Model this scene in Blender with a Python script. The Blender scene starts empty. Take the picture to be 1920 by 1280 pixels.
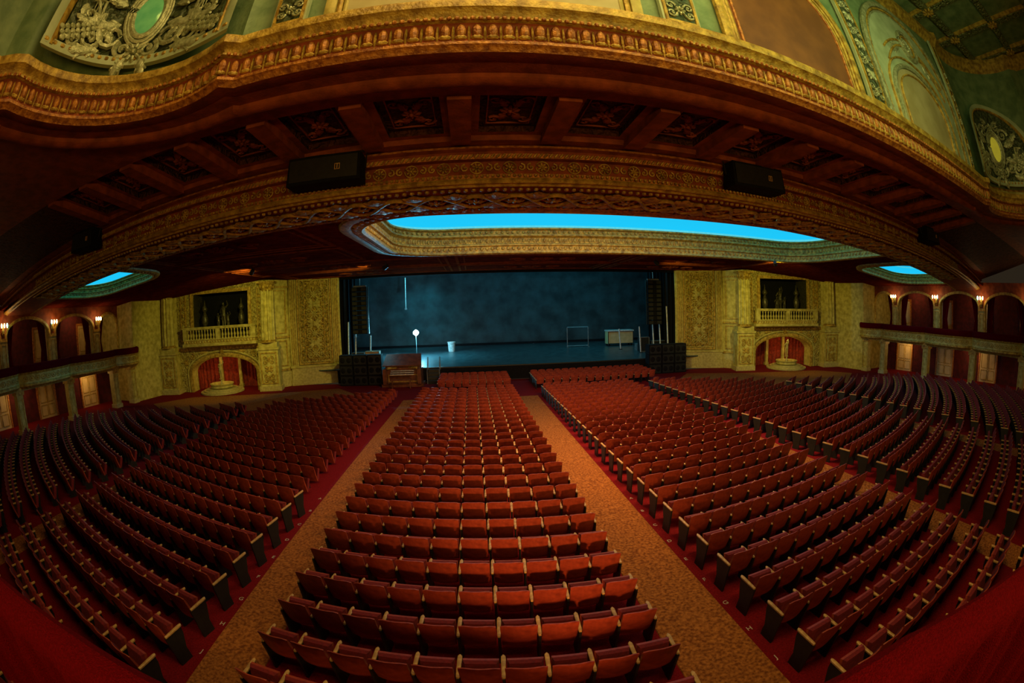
import bpy, math, random
from math import sin, cos, pi, radians, sqrt, atan2, hypot
from mathutils import Vector, Matrix
from mathutils.geometry import tessellate_polygon
random.seed(7)
scn = bpy.context.scene
COL = bpy.context.collection
scn.view_settings.view_transform = 'Standard'
scn.view_settings.look = 'None'

# ------------------------------------------------------------ materials
def mat(name, c, rough=.6, metal=0., c2=None, nscale=6., bump=0., bscale=20., kind='noise', emit=None, es=0., sheen=0., spec=.5, coat=0.):
    m = bpy.data.materials.new(name); m.use_nodes = True
    nt = m.node_tree; N = nt.nodes; L = nt.links
    b = N['Principled BSDF']
    b.inputs['Roughness'].default_value = rough
    b.inputs['Metallic'].default_value = metal
    b.inputs['Specular IOR Level'].default_value = spec
    if sheen: b.inputs['Sheen Weight'].default_value = sheen
    if coat: b.inputs['Coat Weight'].default_value = coat
    tc = N.new('ShaderNodeTexCoord')
    c2 = c2 or tuple(x*.6 for x in c)
    n = N.new('ShaderNodeTexNoise'); n.inputs['Scale'].default_value = nscale; n.inputs['Detail'].default_value = 3
    L.new(tc.outputs['Object'], n.inputs['Vector'])
    r = N.new('ShaderNodeValToRGB'); r.color_ramp.elements[0].position = .35; r.color_ramp.elements[1].position = .68
    r.color_ramp.elements[0].color = (*c2, 1); r.color_ramp.elements[1].color = (*c, 1)
    L.new(n.outputs['Fac'], r.inputs['Fac']); L.new(r.outputs['Color'], b.inputs['Base Color'])
    if bump:
        if kind == 'ornate':
            v = N.new('ShaderNodeTexVoronoi'); v.feature = 'SMOOTH_F1'; v.inputs['Scale'].default_value = bscale
            d = N.new('ShaderNodeTexNoise'); d.inputs['Scale'].default_value = bscale*.8
            L.new(tc.outputs['Object'], d.inputs['Vector'])
            mx = N.new('ShaderNodeMixRGB'); mx.inputs['Fac'].default_value = .35
            L.new(tc.outputs['Object'], mx.inputs[1]); L.new(d.outputs['Color'], mx.inputs[2]); L.new(mx.outputs[0], v.inputs['Vector'])
            w = N.new('ShaderNodeMath'); w.operation = 'SINE'; mu = N.new('ShaderNodeMath'); mu.operation = 'MULTIPLY'; mu.inputs[1].default_value = 14
            L.new(v.outputs['Distance'], mu.inputs[0]); L.new(mu.outputs[0], w.inputs[0]); src = w.outputs[0]
        else:
            v = N.new('ShaderNodeTexNoise'); v.inputs['Scale'].default_value = bscale; v.inputs['Detail'].default_value = 2
            L.new(tc.outputs['Object'], v.inputs['Vector']); src = v.outputs['Fac']
        bp = N.new('ShaderNodeBump'); bp.inputs['Strength'].default_value = bump; bp.inputs['Distance'].default_value = .05
        L.new(src, bp.inputs['Height']); L.new(bp.outputs['Normal'], b.inputs['Normal'])
    if emit:
        b.inputs['Emission Color'].default_value = (*emit, 1); b.inputs['Emission Strength'].default_value = es
    return m
M = dict(
 gold=mat('gilded_plaster', (.60,.41,.065), .5, .12, (.24,.14,.016), 5, .5, 18),
 goldorn=mat('gilded_relief', (.55,.39,.055), .5, .12, (.17,.10,.012), 7, .9, 3.2, 'ornate'),
 cream=mat('cream_plaster', (.58,.50,.15), .6, 0, (.34,.28,.055), 3, .25, 14),
 creamorn=mat('cream_relief', (.54,.45,.12), .55, .05, (.23,.17,.03), 7, .8, 4.5, 'ornate'),
 rust=mat('red_brown_paint', (.30,.070,.020), .7, 0, (.16,.036,.011), 3, .2, 20, spec=.25),
 rustgold=mat('antique_red_gold', (.60,.25,.038), .5, .12, (.22,.065,.011), 8, .5, 18),
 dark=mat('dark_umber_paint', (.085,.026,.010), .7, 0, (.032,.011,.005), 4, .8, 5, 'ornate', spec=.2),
 crimson=mat('crimson_ceiling_paint', (.15,.020,.008), .95, 0, (.08,.010,.005), 2, spec=0),
 ceilrib=mat('matt_red_brown_ceiling_rib', (.26,.055,.016), .95, 0, (.14,.03,.01), 3, spec=0),
 carpet=mat('red_carpet', (.19,.006,.010), .95, 0, (.11,.003,.006), 30, spec=.1),
 aisle=mat('amber_patterned_carpet', (.40,.15,.034), .95, 0, (.15,.045,.011), 16, .3, 90, spec=.1),
 shell=mat('seat_back_maroon_shell', (.34,.050,.021), .5, 0, (.20,.024,.011), 9),
 cushion=mat('crimson_seat_upholstery', (.18,.005,.009), .9, 0, (.11,.003,.006), 20),
 arm=mat('pale_wood_armrest', (.60,.38,.14), .45, 0, (.40,.23,.08), 14),
 iron=mat('black_painted_iron', (.012,.014,.013), .5, .0, (.006,.008,.008), 10),
 black=mat('matt_black', (.008,.008,.010), .85, spec=.15),
 velvet=mat('red_velvet', (.115,.0012,.004), .95, 0, (.075,.0007,.0025), 70, .5, 110, spec=.05),
 darkwall=mat('dark_crimson_wall', (.10,.006,.008), .9, 0, (.05,.003,.004), 3),
 drape=mat('orange_red_drapery', (.34,.028,.008), .8, 0, (.15,.011,.004), 5, .2, 30),
 marble=mat('veined_cream_marble', (.56,.48,.19), .4, 0, (.38,.31,.10), 6),
 bronze=mat('dark_bronze', (.14,.12,.06), .4, .5, (.04,.04,.02), 8),
 green=mat('grey_green_plaster', (.20,.30,.15), .6, 0, (.10,.18,.08), 2, .25, 12),
 greenorn=mat('grey_green_relief', (.28,.33,.16), .4, .35, (.10,.13,.05), 8, .9, 5, 'ornate'),
 fieldorn=mat('dark_green_relief_ground', (.10,.13,.06), .5, .2, (.04,.06,.03), 8, .9, 4, 'ornate'),
 silver=mat('silver_green_relief', (.54,.58,.36), .38, .35, (.26,.29,.15), 9, .4, 24),
 palegreen=mat('pale_celadon_plaster', (.44,.53,.34), .55, 0, (.32,.40,.24), 2),
 tan=mat('tan_panel_plaster', (.46,.41,.21), .6, 0, (.36,.31,.14), 1.5),
 brown=mat('ochre_brown_panel', (.20,.075,.015), .6, 0, (.13,.045,.009), 1.5),
 stagefloor=mat('black_stage_floor', (.05,.085,.09), .34, 0, (.02,.035,.04), 2.2),
 stagewall=mat('dark_teal_stage_wall', (.035,.07,.08), .8, 0, (.010,.02,.024), .5, .4, 4),
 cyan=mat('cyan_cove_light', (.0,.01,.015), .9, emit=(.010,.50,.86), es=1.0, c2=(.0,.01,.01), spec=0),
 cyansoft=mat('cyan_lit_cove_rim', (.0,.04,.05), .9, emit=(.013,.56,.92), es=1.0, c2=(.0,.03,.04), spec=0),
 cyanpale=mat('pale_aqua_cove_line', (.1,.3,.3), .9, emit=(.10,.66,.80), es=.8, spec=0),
 wood=mat('dark_red_brown_wood', (.20,.06,.025), .35, 0, (.10,.03,.012), 3, coat=.3),
 ply=mat('pale_plywood', (.55,.38,.2), .6, 0, (.45,.3,.15), 2),
 white=mat('white_plastic', (.75,.75,.72), .4),
 ivory=mat('painted_ivory_door', (.72,.55,.26), .5, 0, (.6,.45,.2), 2),
 glassg=mat('green_glass_oval', (.16,.42,.12), .15, .1, (.08,.28,.06), 3, emit=(.25,.7,.18), es=.18),
 glassy=mat('amber_glass_oval', (.65,.55,.05), .15, .1, (.4,.3,.03), 3, emit=(.8,.7,.05), es=.25),
 bulbw=mat('warm_bulb', (1,.7,.3), .4, emit=(1,.55,.2), es=18),
 bulbc=mat('aqua_bulb', (.5,1,1), .4, emit=(.3,1,.9), es=12),
 bulbb=mat('blue_white_bulb', (.8,.95,1), .4, emit=(.55,.9,1), es=300),
 orange=mat('orange_plastic', (.8,.25,.04), .5),
 grey=mat('grey_metal', (.35,.37,.38), .4, .6),
 letter=mat('white_floor_letter', (.7,.62,.5), .6),
)
for k in ('bulbw','bulbc','bulbb','glassg','glassy'):
    try: M[k].cycles.emission_sampling='NONE'
    except Exception: pass
# ------------------------------------------------------------ mesh builder
class MB:
    def __init__(s): s.v=[]; s.f=[]; s.m=[]; s.ms=[]
    def mi(s,k):
        if k not in s.ms: s.ms.append(k)
        return s.ms.index(k)
    def add(s,vs,fs,k,xf=None):
        o=len(s.v); i=s.mi(k)
        s.v += [xf(*p) for p in vs] if xf else [tuple(p) for p in vs]
        for f in fs: s.f.append(tuple(a+o for a in f)); s.m.append(i)
    def box(s,x0,x1,y0,y1,z0,z1,k,xf=None,tp=0):
        t=tp
        vs=[(x0,y0,z0),(x1,y0,z0),(x1,y1,z0),(x0,y1,z0),(x0+t,y0+t,z1),(x1-t,y0+t,z1),(x1-t,y1-t,z1),(x0+t,y1-t,z1)]
        s.add(vs,[(0,3,2,1),(4,5,6,7),(0,1,5,4),(1,2,6,5),(2,3,7,6),(3,0,4,7)],k,xf)
    def ell(s,c,r,k,xf=None,a=8,b=5,rot=0.,plane='xz'):
        vs=[];fs=[]
        for i in range(b+1):
            p=-pi/2+pi*i/b
            for j in range(a):
                t=2*pi*j/a
                x,y,z=r[0]*cos(p)*cos(t),r[1]*cos(p)*sin(t),r[2]*sin(p)
                if rot:
                    if plane=='xz': x,z=x*cos(rot)-z*sin(rot),x*sin(rot)+z*cos(rot)
                    else: x,y=x*cos(rot)-y*sin(rot),x*sin(rot)+y*cos(rot)
                vs.append((c[0]+x,c[1]+y,c[2]+z))
        for i in range(b):
            for j in range(a):
                fs.append((i*a+j,i*a+(j+1)%a,(i+1)*a+(j+1)%a,(i+1)*a+j))
        s.add(vs,fs,k,xf)
    def tube(s,pts,r,k,xf=None,seg=6,caps=True):
        P=[Vector(p) for p in pts]; n=len(P); vs=[];fs=[]
        ref=Vector((0,0,1))
        d0=(P[-1]-P[0])
        if abs(d0.normalized().z if d0.length>1e-6 else 0)>.8: ref=Vector((0,1,0))
        for i,p in enumerate(P):
            t=(P[min(i+1,n-1)]-P[max(i-1,0)])
            t=t.normalized() if t.length>1e-9 else Vector((0,0,1))
            a=t.cross(ref)
            if a.length<.05: a=t.cross(Vector((1,0.3,0)))
            a.normalize(); b=a.cross(t)
            rr=r[i] if isinstance(r,(list,tuple)) else r
            for j in range(seg):
                an=2*pi*j/seg
                vs.append(tuple(p+a*rr*cos(an)+b*rr*sin(an)))
        for i in range(n-1):
            for j in range(seg):
                fs.append((i*seg+j,i*seg+(j+1)%seg,(i+1)*seg+(j+1)%seg,(i+1)*seg+j))
        if caps:
            fs.append(tuple(range(seg))); fs.append(tuple((n-1)*seg+j for j in range(seg)))
        s.add(vs,fs,k,xf)
    def lathe(s,prof,k,c=(0,0,0),xf=None,seg=12,a0=0,a1=2*pi):
        vs=[];fs=[];full=abs(a1-a0-2*pi)<1e-6; m=seg if full else seg+1
        for r,z in prof:
            for j in range(m):
                t=a0+(a1-a0)*j/seg
                vs.append((c[0]+r*cos(t),c[1]+r*sin(t),c[2]+z))
        for i in range(len(prof)-1):
            for j in range(seg):
                j2=(j+1)%m
                fs.append((i*m+j,i*m+j2,(i+1)*m+j2,(i+1)*m+j))
        s.add(vs,fs,k,xf)
    def sweep(s,path,prof,k,closed=False,xf=None,ks=None):
        n=len(path); vs=[];fs=[]
        for i in range(n):
            p=Vector(path[i][:2])
            a=Vector(path[(i-1)%n][:2]) if (closed or i>0) else None
            b=Vector(path[(i+1)%n][:2]) if (closed or i<n-1) else None
            d1=(p-a).normalized() if a is not None else None
            d2=(b-p).normalized() if b is not None else None
            if d1 is None: d1=d2
            if d2 is None: d2=d1
            n1=Vector((-d1.y,d1.x)); n2=Vector((-d2.y,d2.x)); nn=n1+n2
            if nn.length<1e-6: nn=n1
            nn.normalize(); sc=1/max(.45,nn.dot(n1))
            for d,z in prof:
                q=p+nn*d*sc; vs.append((q.x,q.y,z))
        m=len(prof)
        for i in range(n if closed else n-1):
            for j in range(m-1):
                fs.append((i*m+j,((i+1)%n)*m+j,((i+1)%n)*m+j+1,i*m+j+1))
        if ks is None: s.add(vs,fs,k,xf)
        else:
            o=len(s.v); s.v+= [xf(*p) for p in vs] if xf else vs
            for q,f in enumerate(fs):
                s.f.append(tuple(a+o for a in f)); s.m.append(s.mi(ks[q%(m-1)]))
    def poly(s,loops,k,xf):
        tri=tessellate_polygon([[Vector((a,b,0)) for a,b in l] for l in loops])
        flat=[p for l in loops for p in l]
        s.add([xf(*p) for p in flat],[tuple(t) for t in tri],k)
    def obj(s,name,label=None,cat=None,kind=None,group=None,parent=None,smooth=True,loc=None):
        me=bpy.data.meshes.new(name); me.from_pydata(s.v,[],s.f)
        for k in s.ms: me.materials.append(M[k])
        me.polygons.foreach_set('material_index',s.m); me.update()
        if smooth:
            me.polygons.foreach_set('use_smooth',[True]*len(me.polygons))
            try: me.set_sharp_from_angle(angle=radians(38))
            except Exception: pass
        o=bpy.data.objects.new(name,me); COL.objects.link(o)
        tag(o,label,cat,kind,group)
        if parent: o.parent=parent
        if loc: o.location=loc
        return o
def tag(o,label=None,cat=None,kind=None,group=None):
    if label: o['label']=label
    if cat: o['category']=cat
    if kind: o['kind']=kind
    if group: o['group']=group
def empty(name,loc,label=None,cat=None,group=None,rz=0,kind=None):
    o=bpy.data.objects.new(name,None); o.empty_display_size=.2; COL.objects.link(o)
    o.location=loc; o.rotation_euler=(0,0,rz); tag(o,label,cat,kind,group); return o
def structure(mb,name,label=None,smooth=True):
    return mb.obj(name,label,None,'structure',smooth=smooth)
_t=[0]
def trim(mb,label,smooth=True):
    _t[0]+=1; return structure(mb,'trim_%d'%_t[0],label,smooth)
def copy_thing(o,loc,rz,label=None):
    n=o.copy(); COL.objects.link(n); n.location=loc; n.rotation_euler=(0,0,rz)
    for c in o.children:
        cc=c.copy(); COL.objects.link(cc); cc.parent=n
    if label: n['label']=label
    return n
def scroll(mb,xf,cu,cz,r,k,turns=1.3,dirn=1,a0=0,th=.05,n0=.03,N=16):
    pts=[];rs=[]
    for i in range(N+1):
        q=i/N; a=a0+dirn*turns*2*pi*q; rr=r*(1-.82*q)
        pts.append((cu+rr*cos(a),n0,cz+rr*sin(a))); rs.append(th*(1-.5*q))
    mb.tube(pts,rs,k,xf,5)
    mb.ell((cu,n0,cz),(r*.2,th,r*.2),k,xf,6,4)
def rosette(mb,xf,cu,cz,r,k,pet=8,n0=.02,dep=.05):
    for i in range(pet):
        a=2*pi*i/pet
        mb.ell((cu+.58*r*cos(a),n0,cz+.58*r*sin(a)),(r*.42,dep,r*.2),k,xf,6,4,a)
    mb.ell((cu,n0+dep*.5,cz),(r*.25,dep,r*.25),k,xf,7,4)
def leaf(mb,xf,cu,cz,l,w,ang,k,n0=.03,dep=.06):
    mb.ell((cu+l*.5*cos(ang),n0,cz+l*.5*sin(ang)),(l*.5,dep,w*.5),k,xf,7,4,ang)
    for t,s in ((.3,1),(.3,-1),(.6,1),(.6,-1)):
        mb.ell((cu+l*t*cos(ang)+s*w*.35*-sin(ang),n0,cz+l*t*sin(ang)+s*w*.35*cos(ang)),(l*.2,dep*.8,w*.2),k,xf,6,3,ang+s*.6)
def ring(mb,xf,cu,cz,ru,rz,th,k,n0=.03,N=28):
    pts=[(cu+ru*cos(2*pi*i/N),n0,cz+rz*sin(2*pi*i/N)) for i in range(N+1)]
    mb.tube(pts,th,k,xf,6,False)
def arch_pts(cu,hw,z0,zs,za,N=18):
    p=[(cu-hw,z0)]
    p+=[(cu-hw*cos(pi*i/N),zs+(za-zs)*sin(pi*i/N)) for i in range(N+1)]
    p.append((cu+hw,z0)); return p
def arch_band(mb,xf,cu,hw,z0,zs,za,w,d,k,n0=0):
    a=arch_pts(cu,hw,z0,zs,za); b=arch_pts(cu,hw-w,z0,zs,za-w)
    vs=[];fs=[];m=len(a)
    for p,q in zip(a,b):
        vs+=[(p[0],n0,p[1]),(p[0],n0+d,p[1]),((p[0]+q[0])/2,n0+d*1.3,(p[1]+q[1])/2),(q[0],n0+d,q[1]),(q[0],n0,q[1])]
    for i in range(m-1):
        for j in range(4): fs.append((i*5+j,(i+1)*5+j,(i+1)*5+j+1,i*5+j+1))
    mb.add(vs,fs,k,xf)
def arabesque(mb,xf,cu,z0,z1,w,k,step=None,th=.05):
    step=step or w*1.1; z=z0+step*.5; i=0
    while z<z1-step*.3:
        if i%2==0:
            rosette(mb,xf,cu,z,w*.2,k,8)
            for s in (-1,1):
                scroll(mb,xf,cu+s*w*.3,z+step*.2,w*.17,k,1.3,-s,pi/2-s*pi/2+pi,th)
                scroll(mb,xf,cu+s*w*.3,z-step*.2,w*.17,k,1.3,s,pi/2-s*pi/2+pi,th)
        else:
            mb.ell((cu,.04,z),(w*.1,.07,step*.28),k,xf,8,5)
            for s in (-1,1):
                for a in (.5,1.1,-.5,-1.1):
                    leaf(mb,xf,cu+s*w*.08,z,w*.32,w*.12,a if s>0 else pi-a,k)
        z+=step; i+=1
def frame_rect(mb,xf,u0,u1,z0,z1,w,d,k,n0=0):
    mb.box(u0,u1,n0,n0+d,z0,z0+w,k,xf); mb.box(u0,u1,n0,n0+d,z1-w,z1,k,xf)
    mb.box(u0,u0+w,n0,n0+d,z0+w,z1-w,k,xf); mb.box(u1-w,u1,n0,n0+d,z0+w,z1-w,k,xf)

# ------------------------------------------------------------ camera (equisolid fisheye, 15.3mm on full frame)
CX,CY,CZ=-3.495,0.,6.
yaw,pit,rol=radians(5.072),radians(4.537),radians(1.602)
fw=Vector((sin(yaw)*cos(pit),cos(yaw)*cos(pit),-sin(pit))); rt=Vector((cos(yaw),-sin(yaw),0)); up=rt.cross(fw)
r2=cos(rol)*rt-sin(rol)*up; u2=sin(rol)*rt+cos(rol)*up
cam=bpy.data.cameras.new('camera'); co=bpy.data.objects.new('camera',cam); COL.objects.link(co)
cam.type='PANO'; cam.sensor_width=36; cam.sensor_fit='HORIZONTAL'
for tgt in (cam,getattr(cam,'cycles',None)):
    try:
        tgt.panorama_type='FISHEYE_EQUISOLID'; tgt.fisheye_lens=15.33; tgt.fisheye_fov=pi*1.05
    except Exception: pass
cam.clip_start=.05; cam.clip_end=300
co.matrix_world=Matrix(((r2.x,u2.x,-fw.x,CX),(r2.y,u2.y,-fw.y,CY),(r2.z,u2.z,-fw.z,CZ),(0,0,0,1)))
scn.camera=co
def seen(x,y,z,mg=40):
    d=Vector((x-CX,y-CY,z-CZ)); dist=d.length; d/=dist
    a,b,c=d.dot(r2),d.dot(fw),d.dot(u2)
    th=math.acos(max(-1,min(1,b))); rr=2*817.6*sin(th/2); h=hypot(a,c)+1e-9
    px,py=960+rr*a/h,640-rr*c/h
    return (-mg<px<1920+mg and -mg<py<1280+mg),dist,px,py

def fz(y): return .025*max(0.,28-y)
# ------------------------------------------------------------ floor & carpets
mb=MB()
ys=[-8,-4,0,4,8,12,16,20,24,28,32,35.8]
vs=[];fs=[]
for y in ys: vs+=[(-38,y,fz(y)),(38,y,fz(y))]
for i in range(len(ys)-1): fs.append((2*i,2*i+1,2*i+3,2*i+2))
mb.add(vs,fs,'carpet'); structure(mb,'floor','dark red carpeted raked auditorium floor')
def aisle(x0,x1,y0,y1,x2=None,x3=None):
    mb=MB(); n=20; vs=[];fs=[]
    x2=x0 if x2 is None else x2; x3=x1 if x3 is None else x3
    for i in range(n+1):
        q=i/n; y=y0+(y1-y0)*q; a=x0+(x2-x0)*q; b=x1+(x3-x1)*q
        vs+=[(a,y,fz(y)+.002),(a+.01,y,fz(y)+.02),(b-.01,y,fz(y)+.02),(b,y,fz(y)+.002)]
    for i in range(n):
        for j in range(3): fs.append((4*i+j,4*i+j+1,4*i+5+j,4*i+4+j))
    mb.add(vs,fs,'aisle')
    return mb.obj('aisle_carpet','worn amber patterned aisle carpet between red seat blocks','carpet')
aisle(-.72,.70,-3,28.6); aisle(-8.4,-7.2,-3,28.6); aisle(7.2,8.4,-3,28.6)
aisle(-17.2,-16.1,-3,25.4); aisle(16.1,17.2,-3,25.4)
for s in (-1,1):
    mb=MB(); P=[(s*10.7,28.8),(s*14.6,33.6),(s*19.5,31.6),(s*27.0,29.4),(s*29.0,26),(s*24,22.5),(s*16,26.2)]
    mb.poly([P],'aisle',lambda a,b:(a,b,fz(b)+.025)); mb.obj('aisle_carpet','amber carpet in front of the wall niche','carpet')

# ------------------------------------------------------------ seats
def back_mesh(lod):
    mb=MB(); nx,nz=(8,5) if lod==0 else (4,2)
    hw=.275
    def pt(i,j,side):
        x=-hw+2*hw*i/nx; q=j/nz; z=.40+.58*q
        e=abs(x)/hw
        z-= (.035*max(0,(e-.55)/.45)**2+.012*e*e)*(1 if j==nz else (.4 if j==nz-1 and lod==0 else 0))
        y=-.20-.13*q+.055*e*e-.02*sin(pi*q)
        x*= .94+.06*q
        th=.045*(1-.5*(j==nz))
        return (x,y+(th if side else 0),z)
    vs=[];fs=[];W=nx+1
    for side in (0,1):
        for j in range(nz+1):
            for i in range(nx+1): vs.append(pt(i,j,side))
    O=W*(nz+1)
    for j in range(nz):
        for i in range(nx):
            a=j*W+i; fs.append((a,a+1,a+W+1,a+W)); fs.append((O+a,O+a+W,O+a+W+1,O+a+1))
    for i in range(nx):
        a=nz*W+i; fs.append((a,a+1,O+a+1,O+a)); fs.append((i,O+i,O+i+1,i+1))
    for j in range(nz):
        a=j*W; fs.append((a,a+W,O+a+W,O+a)); a+=nx; fs.append((a,O+a,O+a+W,a+W))
    outer=[f for f in fs if not all(v>=O for v in f)]; inner=[f for f in fs if all(v>=O for v in f)]
    mb.add(vs,outer,'shell'); mb.add(vs,inner,'cushion')
    return mb
def cush_mesh(lod):
    mb=MB()
    def xf(x,y,z):
        a=radians(68); yy=y*cos(a)-z*sin(a); zz=y*sin(a)+z*cos(a)
        return (x,yy-.06,zz+.42)
    if lod==0:
        mb.box(-.25,.25,0,.38,-.02,.03,'shell',xf,.01); mb.box(-.245,.245,.01,.37,.03,.10,'cushion',xf,.03)
    else: mb.box(-.25,.25,0,.38,-.02,.09,'cushion',xf)
    return mb
def arm_mesh(x,lod):
    mb=MB()
    if lod==0:
        w=.03; ysn=[-.24,-.22,-.05,.15,.21,.235]; wd=[.6,.9,1,1.1,1.0,.4]
        vs=[];fs=[]
        for y,k in zip(ysn,wd):
            zt=.70+.02*(y+.24)
            vs+=[(x-w*k,y,zt-.035),(x-w*k,y,zt-.01),(x-w*k*.5,y,zt),(x+w*k*.5,y,zt),(x+w*k,y,zt-.01),(x+w*k,y,zt-.035)]
        n=6
        for i in range(len(ysn)-1):
            for j in range(n): fs.append((i*n+j,i*n+(j+1)%n,(i+1)*n+(j+1)%n,(i+1)*n+j))
        fs.append(tuple(range(n))); fs.append(tuple((len(ysn)-1)*n+j for j in range(n)))
        mb.add(vs,fs,'arm')
    else: mb.box(x-.03,x+.03,-.24,.23,.665,.70,'arm')
    return mb
def sup_mesh(x):
    mb=MB()
    prof=[(-.22,0),(.12,0),(.10,.25),(.20,.55),(.20,.665),(-.26,.665),(-.24,.4)]
    vs=[(x-.018,a,b) for a,b in prof]+[(x+.018,a,b) for a,b in prof]; n=len(prof)
    fs=[tuple(range(n)),tuple(range(n,2*n))]+[(i,(i+1)%n,n+(i+1)%n,n+i) for i in range(n)]
    mb.add(vs,fs,'iron'); return mb
AX=.298
def base_seat(end):
    e=empty('theater_seat',(0,0,-50),None,'seat')
    back_mesh(0).obj('backrest',parent=e); cush_mesh(0).obj('seat_cushion',label='crimson upholstered tip-up cushion',parent=e)
    arm_mesh(-AX,0).obj('armrest',label='pale wooden armrest cap',parent=e); sup_mesh(-AX).obj('seat_support',label='black iron seat standard',parent=e)
    if end:
        arm_mesh(AX,0).obj('armrest',label='pale wooden armrest cap',parent=e); sup_mesh(AX).obj('seat_support',label='black iron seat standard',parent=e)
    return e
def merged(lst):
    r=MB()
    for m in lst:
        for k in m.ms: r.mi(k)
        o=len(r.v); r.v+=m.v
        for f,i in zip(m.f,m.m): r.f.append(tuple(a+o for a in f)); r.m.append(r.mi(m.ms[i]))
    return r
seats=[]
secs=[(-6.98,-.95,10),(.95,6.98,10),(-15.9,-8.65,0),(8.65,15.9,0),(-28.5,-17.45,0),(17.45,28.5,0)]
C0=52.
for k in range(-7,27):
    Y0=4.1+.93*k; Rk=C0-Y0
    for xa,xb,n in secs:
        xm=(xa+xb)/2; cth=sqrt(max(.01,1-(xm/Rk)**2))
        nn=n or int(round((xb-xa)/cth/.6))
        for i in range(nn):
            x=xa+(i+.5)*(xb-xa)/nn
            if abs(x)>Rk*.95: continue
            y=C0-sqrt(Rk*Rk-x*x)
            if y>28.6-.5*max(0,abs(x)-8): continue
            if y<-2.5: continue
            ok,d,px,py=seen(x,y,fz(y)+.7)
            if not ok: continue
            seats.append((d,x,y,fz(y),atan2(x,C0-y),i==nn-1,k))
for r in range(5):
    Y0=31.0+.85*r
    for xa,xb in ((-6.2,-.9),(.9,10.4)):
        nn=int(round((xb-xa)/.62))
        for i in range(nn):
            x=xa+(i+.5)*(xb-xa)/nn; y=Y0+.003*x*x
            if y>34.9: continue
            ok,d,px,py=seen(x,y,.7)
            seats.append((d,x,y,.0,atan2(x,60),i==nn-1,99))
seats.sort(key=lambda a:a[0])
SA=base_seat(False); SB=base_seat(True)
lab0='maroon-backed theater seat with pale wood armrest, tipped up'
lab1='maroon-backed theater seat beside the amber aisle carpet'
PARTS=170
m_mid=merged([back_mesh(0),cush_mesh(0),arm_mesh(-AX,0),sup_mesh(-AX)])
m_end=merged([back_mesh(0),cush_mesh(0),arm_mesh(-AX,0),sup_mesh(-AX),arm_mesh(AX,0),sup_mesh(AX)])
o_mid=m_mid.obj('theater_seat'); o_end=m_end.obj('theater_seat')
for i,(d,x,y,z,rz,end,k) in enumerate(seats[:300]):
    if i<PARTS: n=copy_thing(SB if end else SA,(x,y,z),rz)
    else:
        n=(o_end if end else o_mid).copy(); COL.objects.link(n); n.location=(x,y,z); n.rotation_euler=(0,0,rz)
    n['label']=lab1 if end else lab0; n['category']='seat'; n['group']='rows of theater seats'
for o in (SA,SB):
    for c in list(o.children): bpy.data.objects.remove(c)
    bpy.data.objects.remove(o)
bpy.data.objects.remove(o_mid); bpy.data.objects.remove(o_end)
low=merged([back_mesh(1),cush_mesh(1),arm_mesh(-AX,1),sup_mesh(-AX)])
big=MB()
for k in low.ms: big.mi(k)
for d,x,y,z,rz,end,k in seats[300:]:
    c,s=cos(rz),sin(rz); o=len(big.v)
    big.v+=[(x+a*c-b*s,y+a*s+b*c,z+h) for a,b,h in low.v]
    big.f+=[tuple(q+o for q in f) for f in low.f]; big.m+=low.m
big.obj('theater_seats','distant curving rows of red theater seats facing the stage','seat','stuff',group='rows of theater seats')
def letter(ch,x,y):
    t=bpy.data.curves.new('t','FONT'); t.body=ch; t.size=.16; t.align_x='CENTER'; t.extrude=.002
    to=bpy.data.objects.new('t',t); COL.objects.link(to); bpy.context.view_layer.update()
    me=bpy.data.meshes.new_from_object(to.evaluated_get(bpy.context.evaluated_depsgraph_get()))
    bpy.data.objects.remove(to); me.materials.clear(); me.materials.append(M['letter'])
    o=bpy.data.objects.new('row_letter',me); COL.objects.link(o); o.location=(x,y,fz(y)+.006)
    o.rotation_euler=(-atan2(.025,1),0,0)
    tag(o,'white letter %s on the red carpet at a row end'%ch,'row letter',None,'row letters beside the aisles')
for k,ch in zip(range(-1,8),'JHGFEDCBA'):
    Y0=4.1+.93*k; Rk=C0-Y0
    for x in (-.83,.83,-7.08,-8.52):
        y=C0-sqrt(Rk*Rk-x*x)+.3
        if seen(x,y,.5,0)[0]: letter(ch,x,y)

# ------------------------------------------------------------ near velvet balcony rail
mb=MB()
pth=[(-14,-2.2),(-11,-.7),(-8.6,.25),(-7.2,.58),(-6.15,.68),(-5.28,.72),(-4.7,.72),(-3.5,.68),(-2.47,.58),(-1.95,.52),(-.96,.22),(.3,-.45),(2.5,-1.9)]
fine=[]
for i in range(len(pth)-1):
    for q in range(24): fine.append((pth[i][0]+(pth[i+1][0]-pth[i][0])*q/24,pth[i][1]+(pth[i+1][1]-pth[i][1])*q/24))
fine.append(pth[-1])
prof=[(-.26,3.7),(-.25,4.3),(-.24,4.6),(-.25,4.7),(-.22,4.77),(-.15,4.81),(-.06,4.81),(0,4.76),(.03,4.6),(.02,4.2),(.05,3.6)]
mb.sweep(fine,prof,'velvet')
o=mb.obj('balcony_rail','padded red velvet balcony rail with draped folds','railing')
for v in o.data.vertices:
    if v.co.z<4.68:
        a=.05 if v.co.z<4.5 else .03
        v.co.y+=a*sin(v.co.x*24)+a*.5*sin(v.co.x*11)
mb=MB(); mb.sweep(fine,[(-.30,3.4),(-3.5,3.4)],'crimson'); trim(mb,'mezzanine floor behind the velvet rail')

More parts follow.
